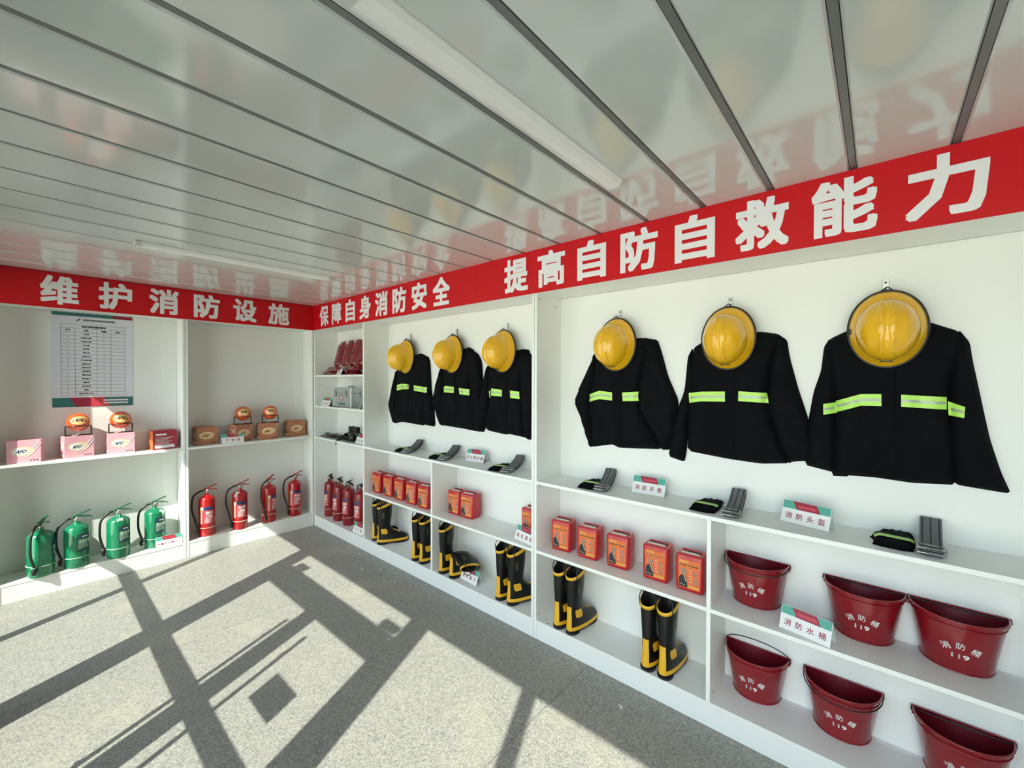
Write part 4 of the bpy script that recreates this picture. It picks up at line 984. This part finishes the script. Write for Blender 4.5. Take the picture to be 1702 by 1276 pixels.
def belt():
    t = thing('webbing_belt', '', 'belt', (0, 0, 0), 0, 'folded grey striped belts on the long middle shelf')
    w = .064; prof = [(.006, .030), (.004, .012), (.02, .006), (.06, .012), (.12, .030), (.175, .060), (.200, .080), (.212, .084), (.216, .074), (.205, .055), (.17, .030), (.12, .012), (.06, .003), (.012, .001)]
    for li, off in enumerate((0, .007)):
        P = [(y, z + off + (.004 if z > .004 else 0)) for y, z in prof[:9]]
        th = .003
        rows = [[(-w / 2, y, z), (w / 2, y, z), (w / 2, y, z + th), (-w / 2, y, z + th)] for y, z in P[1:]]
        ob_ = MB().loft(rows, 0, smooth=False).build('webbing', 'belt', t)
        if li:
            mb = MB()
            for x in (-.024, 0, .024): mb.loft([[(x - .0022, y, z + th + .0006), (x + .0022, y, z + th + .0006)] for y, z in P[1:]], 0, False, False, closed=False)
            mb.build('dark_stripe', 'beltd', ob_)
    rows = [[(-w / 2, y, z), (w / 2, y, z), (w / 2, y, z + .003), (-w / 2, y, z + .003)] for y, z in prof[8:]]
    MB().loft(rows, 0, smooth=False).build('webbing', 'belt', t)
    mb = MB()
    for yb_, z in ((-.004, .014), (.018, .026)):
        mb.tube([(-.036, yb_, z), (.036, yb_, z), (.037, yb_ + .026, z + .006), (-.037, yb_ + .026, z + .006), (-.036, yb_, z)], .0032, 6)
    mb.tube([(0, -.004, .014), (0, .022, .020)], .0025, 6); mb.tube([(-.02, -.004, .014), (-.02, .022, .020)], .0025, 6)
    mb.build('buckle', 'steel', t)
    mb = MB()
    for r_, x in ((.012, .040), (.010, -.038)): mb.tube([(x + .002 * cos(a), .045 + r_ * cos(a), .016 + r_ * sin(a)) for a in [2 * pi * i / 12 for i in range(13)]], .002, 5)
    mb.build('ring', 'steel', t)
    return t
be = belt()
for i, (x, y, a, lb) in enumerate(((1.722, .030, 14, 'grey striped belt farthest away beside the first gloves'), (2.222, .030, 14, 'grey striped belt touching the protective suit card'), (2.905, .030, 8, 'grey striped belt running behind the cabinet upright'), (3.640, .042, 10, 'grey striped belt lying over the gloves right of the upright'), (4.335, .030, 2, 'grey striped belt left of the helmet card with a silver buckle'), (5.012, .040, -3, 'grey striped belt nearest the camera beside the gloves'))):
    place(be, i == 0, (x, y, 1.0195), R(a), lb)

# ================================================================ corner cell contents
def packet():
    t = thing('red_packet', '', 'packet', (0, 0, 0), 0)
    p = smooth_poly([(-.062, 0), (.062, 0), (.066, .02), (.060, .14), (.064, .25), (.060, .27), (-.060, .27), (-.064, .25), (-.060, .14), (-.066, .02)], 1)
    mb = MB(); inflate(mb, p, .030, .03, .014, lambda x, z: .004 * sin(z * 70) * cos(x * 30), lambda x, z, h: (x, -h, z)); inflate(mb, p, .018, .03, .02, None, lambda x, z, h: (-x, h, z), back=False)
    mb.build('pouch', 'pack', t)
    zz = []; zb_ = []
    for i in range(13): zz.append((-.060 + .01 * i, -.002, .290 + (.008 if i % 2 else 0))); zb_.append((-.060 + .01 * i, -.002, .262))
    MB().loft([zb_, zz, [(x, .002, z) for x, y, z in zz], [(x, .002, z) for x, y, z in zb_]], 0, False, False, False, closed=False).build('serrated_seal', 'pack', t)
    mb = MB()
    for i in range(10):
        z = .05 + i * .019; n_ = 4 + i % 3
        for j in range(n_): 
            x0 = -.040 + j * .084 / n_; mb.add([(x0, -.034, z), (x0 + .062 / n_, -.034, z), (x0 + .062 / n_, -.034, z + .008), (x0, -.034, z + .008)], [(0, 1, 2, 3)])
    mb.build('printed_text', 'packt', t)
    return t
pa = packet(); pa['group'] = 'red plastic packets in the top corner cell'
zq = 1.7165
for i, (x, y, z, rx, ry, lb) in enumerate(((.375, .095, zq + .094, -17, -6, 'red plastic packet standing at the left of the leaning row'), (.520, .105, zq + .094, -16, -2, 'red plastic packet in the middle of the leaning row'), (.665, .115, zq + .094, -15, 0, 'red plastic packet third in the leaning row'), (.815, .115, zq + .094, -15, 2, 'red plastic packet at the right of the row, behind the upright'))):
    o = place(pa, i == 0, (x, y, z), 0, lb); o.rotation_euler = (R(rx), R(ry), 0)
def flat_packet():
    t = thing('red_packet', '', 'packet', (0, 0, 0), 0, 'flat red packets stacked in the top corner cell')
    p = smooth_poly([(-.17, -.055), (.17, -.055), (.175, .0), (.17, .055), (-.17, .055), (-.175, 0)], 1)
    mb = MB(); inflate(mb, p, .042, .03, .016, lambda x, y: .002 * sin(x * 60), lambda x, y, h: (x, y, .004 + h)); mb.build('pouch', 'pack', t)
    mb = MB().box(-.185, -.168, -.05, .05, .006, .009).box(.168, .185, -.05, .05, .006, .009); mb.build('seal', 'pack', t)
    return t
fp_ = flat_packet()
for i, (x, y, z, a, lb) in enumerate(((.240, .110, zq, 2, 'flat red packet at the bottom left of the stack'), (.330, .105, zq + .046, -3, 'flat red packet lying on top of the left pair'), (.620, .115, zq, 3, 'flat red packet under the leaning row, bottom right'), (.700, .110, zq + .046, -2, 'flat red packet lying on the right pair under the leaning row'))):
    place(fp_, i == 0, (x, y, z), R(a), lb)
t = thing('first_aid_case', 'silver aluminium case with a red diamond emblem on its front', 'case', (.545, .055, 1.3722), R(6))
MB().box(-.165, .165, 0, .165, .004, .150).build('body', 'alu', t, bevel=.002, seg=1)
MB().box(-.166, .166, -.001, .166, .152, .208).build('lid', 'alu', t, bevel=.004)
mb = MB()
for a in (-.166, .158):
    for y in (-.0025, .160): mb.box(a, a + .008, y, y + .008, 0, .208)
mb.box(-.166, .166, -.002, .001, .146, .156); mb.build('edge_trim', 'steel', t, bevel=.001, seg=1)
for x in (-.105, .085):
    o = MB().box(x - .014, x + .014, -.009, -.001, .112, .175).build('latch', 'alud', t, bevel=.002, seg=1)
    MB().box(x - .008, x + .008, -.011, -.008, .128, .148).build('latch_flap', 'steel', o, bevel=.001, seg=1)
MB().tube([(.0, .08, .208), (.004, .08, .222), (.11, .08, .222), (.114, .08, .208)], .006, 8).build('carry_handle', 'steel', t)
MB().add([(-.005, -.0012, .062), (.027, -.0012, .100), (-.005, -.0012, .138), (-.037, -.0012, .100)], [(0, 1, 2, 3)]).build('diamond_emblem', 'maroon', t)
MB().add([(-.005, -.0018, .077), (.014, -.0018, .100), (-.005, -.0018, .123), (-.024, -.0018, .100)], [(0, 1, 2, 3)]).build('emblem_centre', 'white', t)
MB().box(-.065, .055, -.002, -.0005, .026, .046).build('name_strip', 'dteal', t)
MB().box(.158, .1685, -.004, .006, .0, .208).build('corner_trim', 'white', t, bevel=.001, seg=1)
MB().box(.166, .170, .10, .118, .110, .175).build('side_strap', 'alud', t, bevel=.001, seg=1)
def strap(mb, pts, w, th=.004):
    mb.loft([[(x, y - w / 2, z), (x, y + w / 2, z), (x, y + w / 2, z + th), (x, y - w / 2, z + th)] for x, y, z in pts], 0, smooth=False)
t = thing('safety_harness', 'flat bundle of black webbing straps in the corner cell', 'harness', (.230, .125, 1.0195), R(0))
for k, (dy, dz) in enumerate(((-.05, 0), (.0, .006), (.05, .002), (-.02, .022))):
    mb = MB(); strap(mb, [(-.19 + .02 * k, dy, dz), (-.15, dy + .01, dz + .012), (-.05, dy, dz + .008), (.06, dy - .01, dz + .018), (.17, dy, dz + .010), (.20, dy + .02, dz + .018)], .045); mb.build('strap', 'black', t)
mb = MB()
for x, y in ((-.11, -.062), (-.02, -.078)): mb.tube([(x + .016 * cos(a), y, .022 + .014 * sin(a)) for a in [2 * pi * i / 14 for i in range(15)]], .003, 6)
mb.build('metal_ring', 'steel', t)
MB().loft([[(x, y, z), (x, y, z + .004), (x + .02, y + .002, z + .004), (x + .02, y + .002, z)] for x, y, z in ((.02, -.08, .034), (.06, .02, .048), (.10, .07, .040))], 0, smooth=False).build('plastic_sleeve', 'alud', t)
t = thing('safety_harness', 'tall bundle of black straps with a hanging cord, right of the flat one', 'harness', (.650, .120, 1.0195), R(-4))
mb = MB()
for k in range(4): strap(mb, [(-.15 + .01 * k, -.06 + .03 * k, .006 + .012 * k), (-.06, -.06 + .03 * k, .012 + .014 * k), (.06, -.05 + .03 * k, .010 + .014 * k), (.14, -.05 + .03 * k, .020 + .010 * k)], .05, .007)
mb.build('strap', 'black', t)
MB().box(-.13, .13, -.062, .05, .004, .050).build('pouch', 'black', t, bevel=.012)
mb = MB().box(-.055, -.005, -.02, .03, .075, .150).box(.025, .12, -.02, .03, .075, .140).box(-.055, .12, -.02, .03, .075, .092).box(-.055, .12, -.02, .03, .132, .150); mb.build('buckle_block', 'blackm', t, bevel=.004, seg=1)
mb = MB(); strap(mb, [(-.13, -.02, .045), (-.05, -.03, .075), (.05, -.03, .078), (.15, -.02, .095), (.19, 0, .070)], .05, .008); mb.build('strap', 'black', t)
MB().tube([(-.10, -.07, .050), (-.105, -.085, .020), (-.11, -.118, .006), (-.115, -.125, -.012), (-.13, -.127, -.05)], [.012, .014, .012, .006, .004], 8).build('hanging_cord', 'black', t)
MB().tube([(.11, -.060 + .012 * cos(a), .05 + .012 * sin(a)) for a in [2 * pi * i / 12 for i in range(13)]], .003, 5).build('metal_ring', 'steel', t)

# ================================================================ litter on the floor
SC = [(.585, -.235, .05, 'scrap of white paper against the plinth near the corner'), ]
def scrap(x, y, s, lb, seed):
    rn = random.Random(seed); pts = []
    for i in range(6):
        a = 2 * pi * i / 6 + rn.uniform(-.3, .3); r_ = s * rn.uniform(.35, 1) * (.4 if i % 3 == 1 else 1); pts.append((r_ * cos(a), r_ * sin(a), rn.uniform(.001, .012)))
    mb = MB(); mb.add([(0, 0, .006)] + pts, [(0, 1 + i, 1 + (i + 1) % 6) for i in range(6)]); mb.add([(0, 0, .005)] + [(a, b_, c - .0008) for a, b_, c in pts], [(0, 1 + (i + 1) % 6, 1 + i) for i in range(6)])
    o = mb.build('paper_scrap', 'scrap'); o.location = (x, y, .0002); tag(o, lb, 'litter', 'pale scraps on the floor')
scrap(0.478, -0.254, 0.014, 'scrap nearest the corner in front of the first upright', 0)
scrap(0.868, -0.030, 0.02, 'pale scrap touching the plinth below the corner cell', 1)
scrap(1.132, -0.074, 0.012, 'tiny scrap just in front of the plinth scrap', 2)
scrap(1.459, -0.227, 0.022, 'pale scrap left of the group of four on the shaded floor', 3)
scrap(1.588, -0.129, 0.026, 'largest pale scrap of the far group on the shaded floor', 4)
scrap(1.787, -0.218, 0.018, 'pale scrap below the largest one of the far group', 5)
scrap(1.872, -0.171, 0.018, 'pale scrap right of the far group, toward the boots', 6)
scrap(2.277, -0.030, 0.012, 'tiny scrap by the plinth below the collapsed boot', 7)
scrap(2.502, -0.631, 0.014, 'pale scrap in the dark bar of shadow', 8)
scrap(3.196, -0.320, 0.014, 'pale scrap at the edge of the sunlight, below the tall upright', 9)
scrap(3.879, -0.170, 0.03, 'large pale scrap nearest the camera in the shade', 10)
scrap(3.832, -0.097, 0.008, 'white speck above the large near scrap', 11)
scrap(4.170, -0.059, 0.008, 'white speck by the plinth nearest the camera', 12)
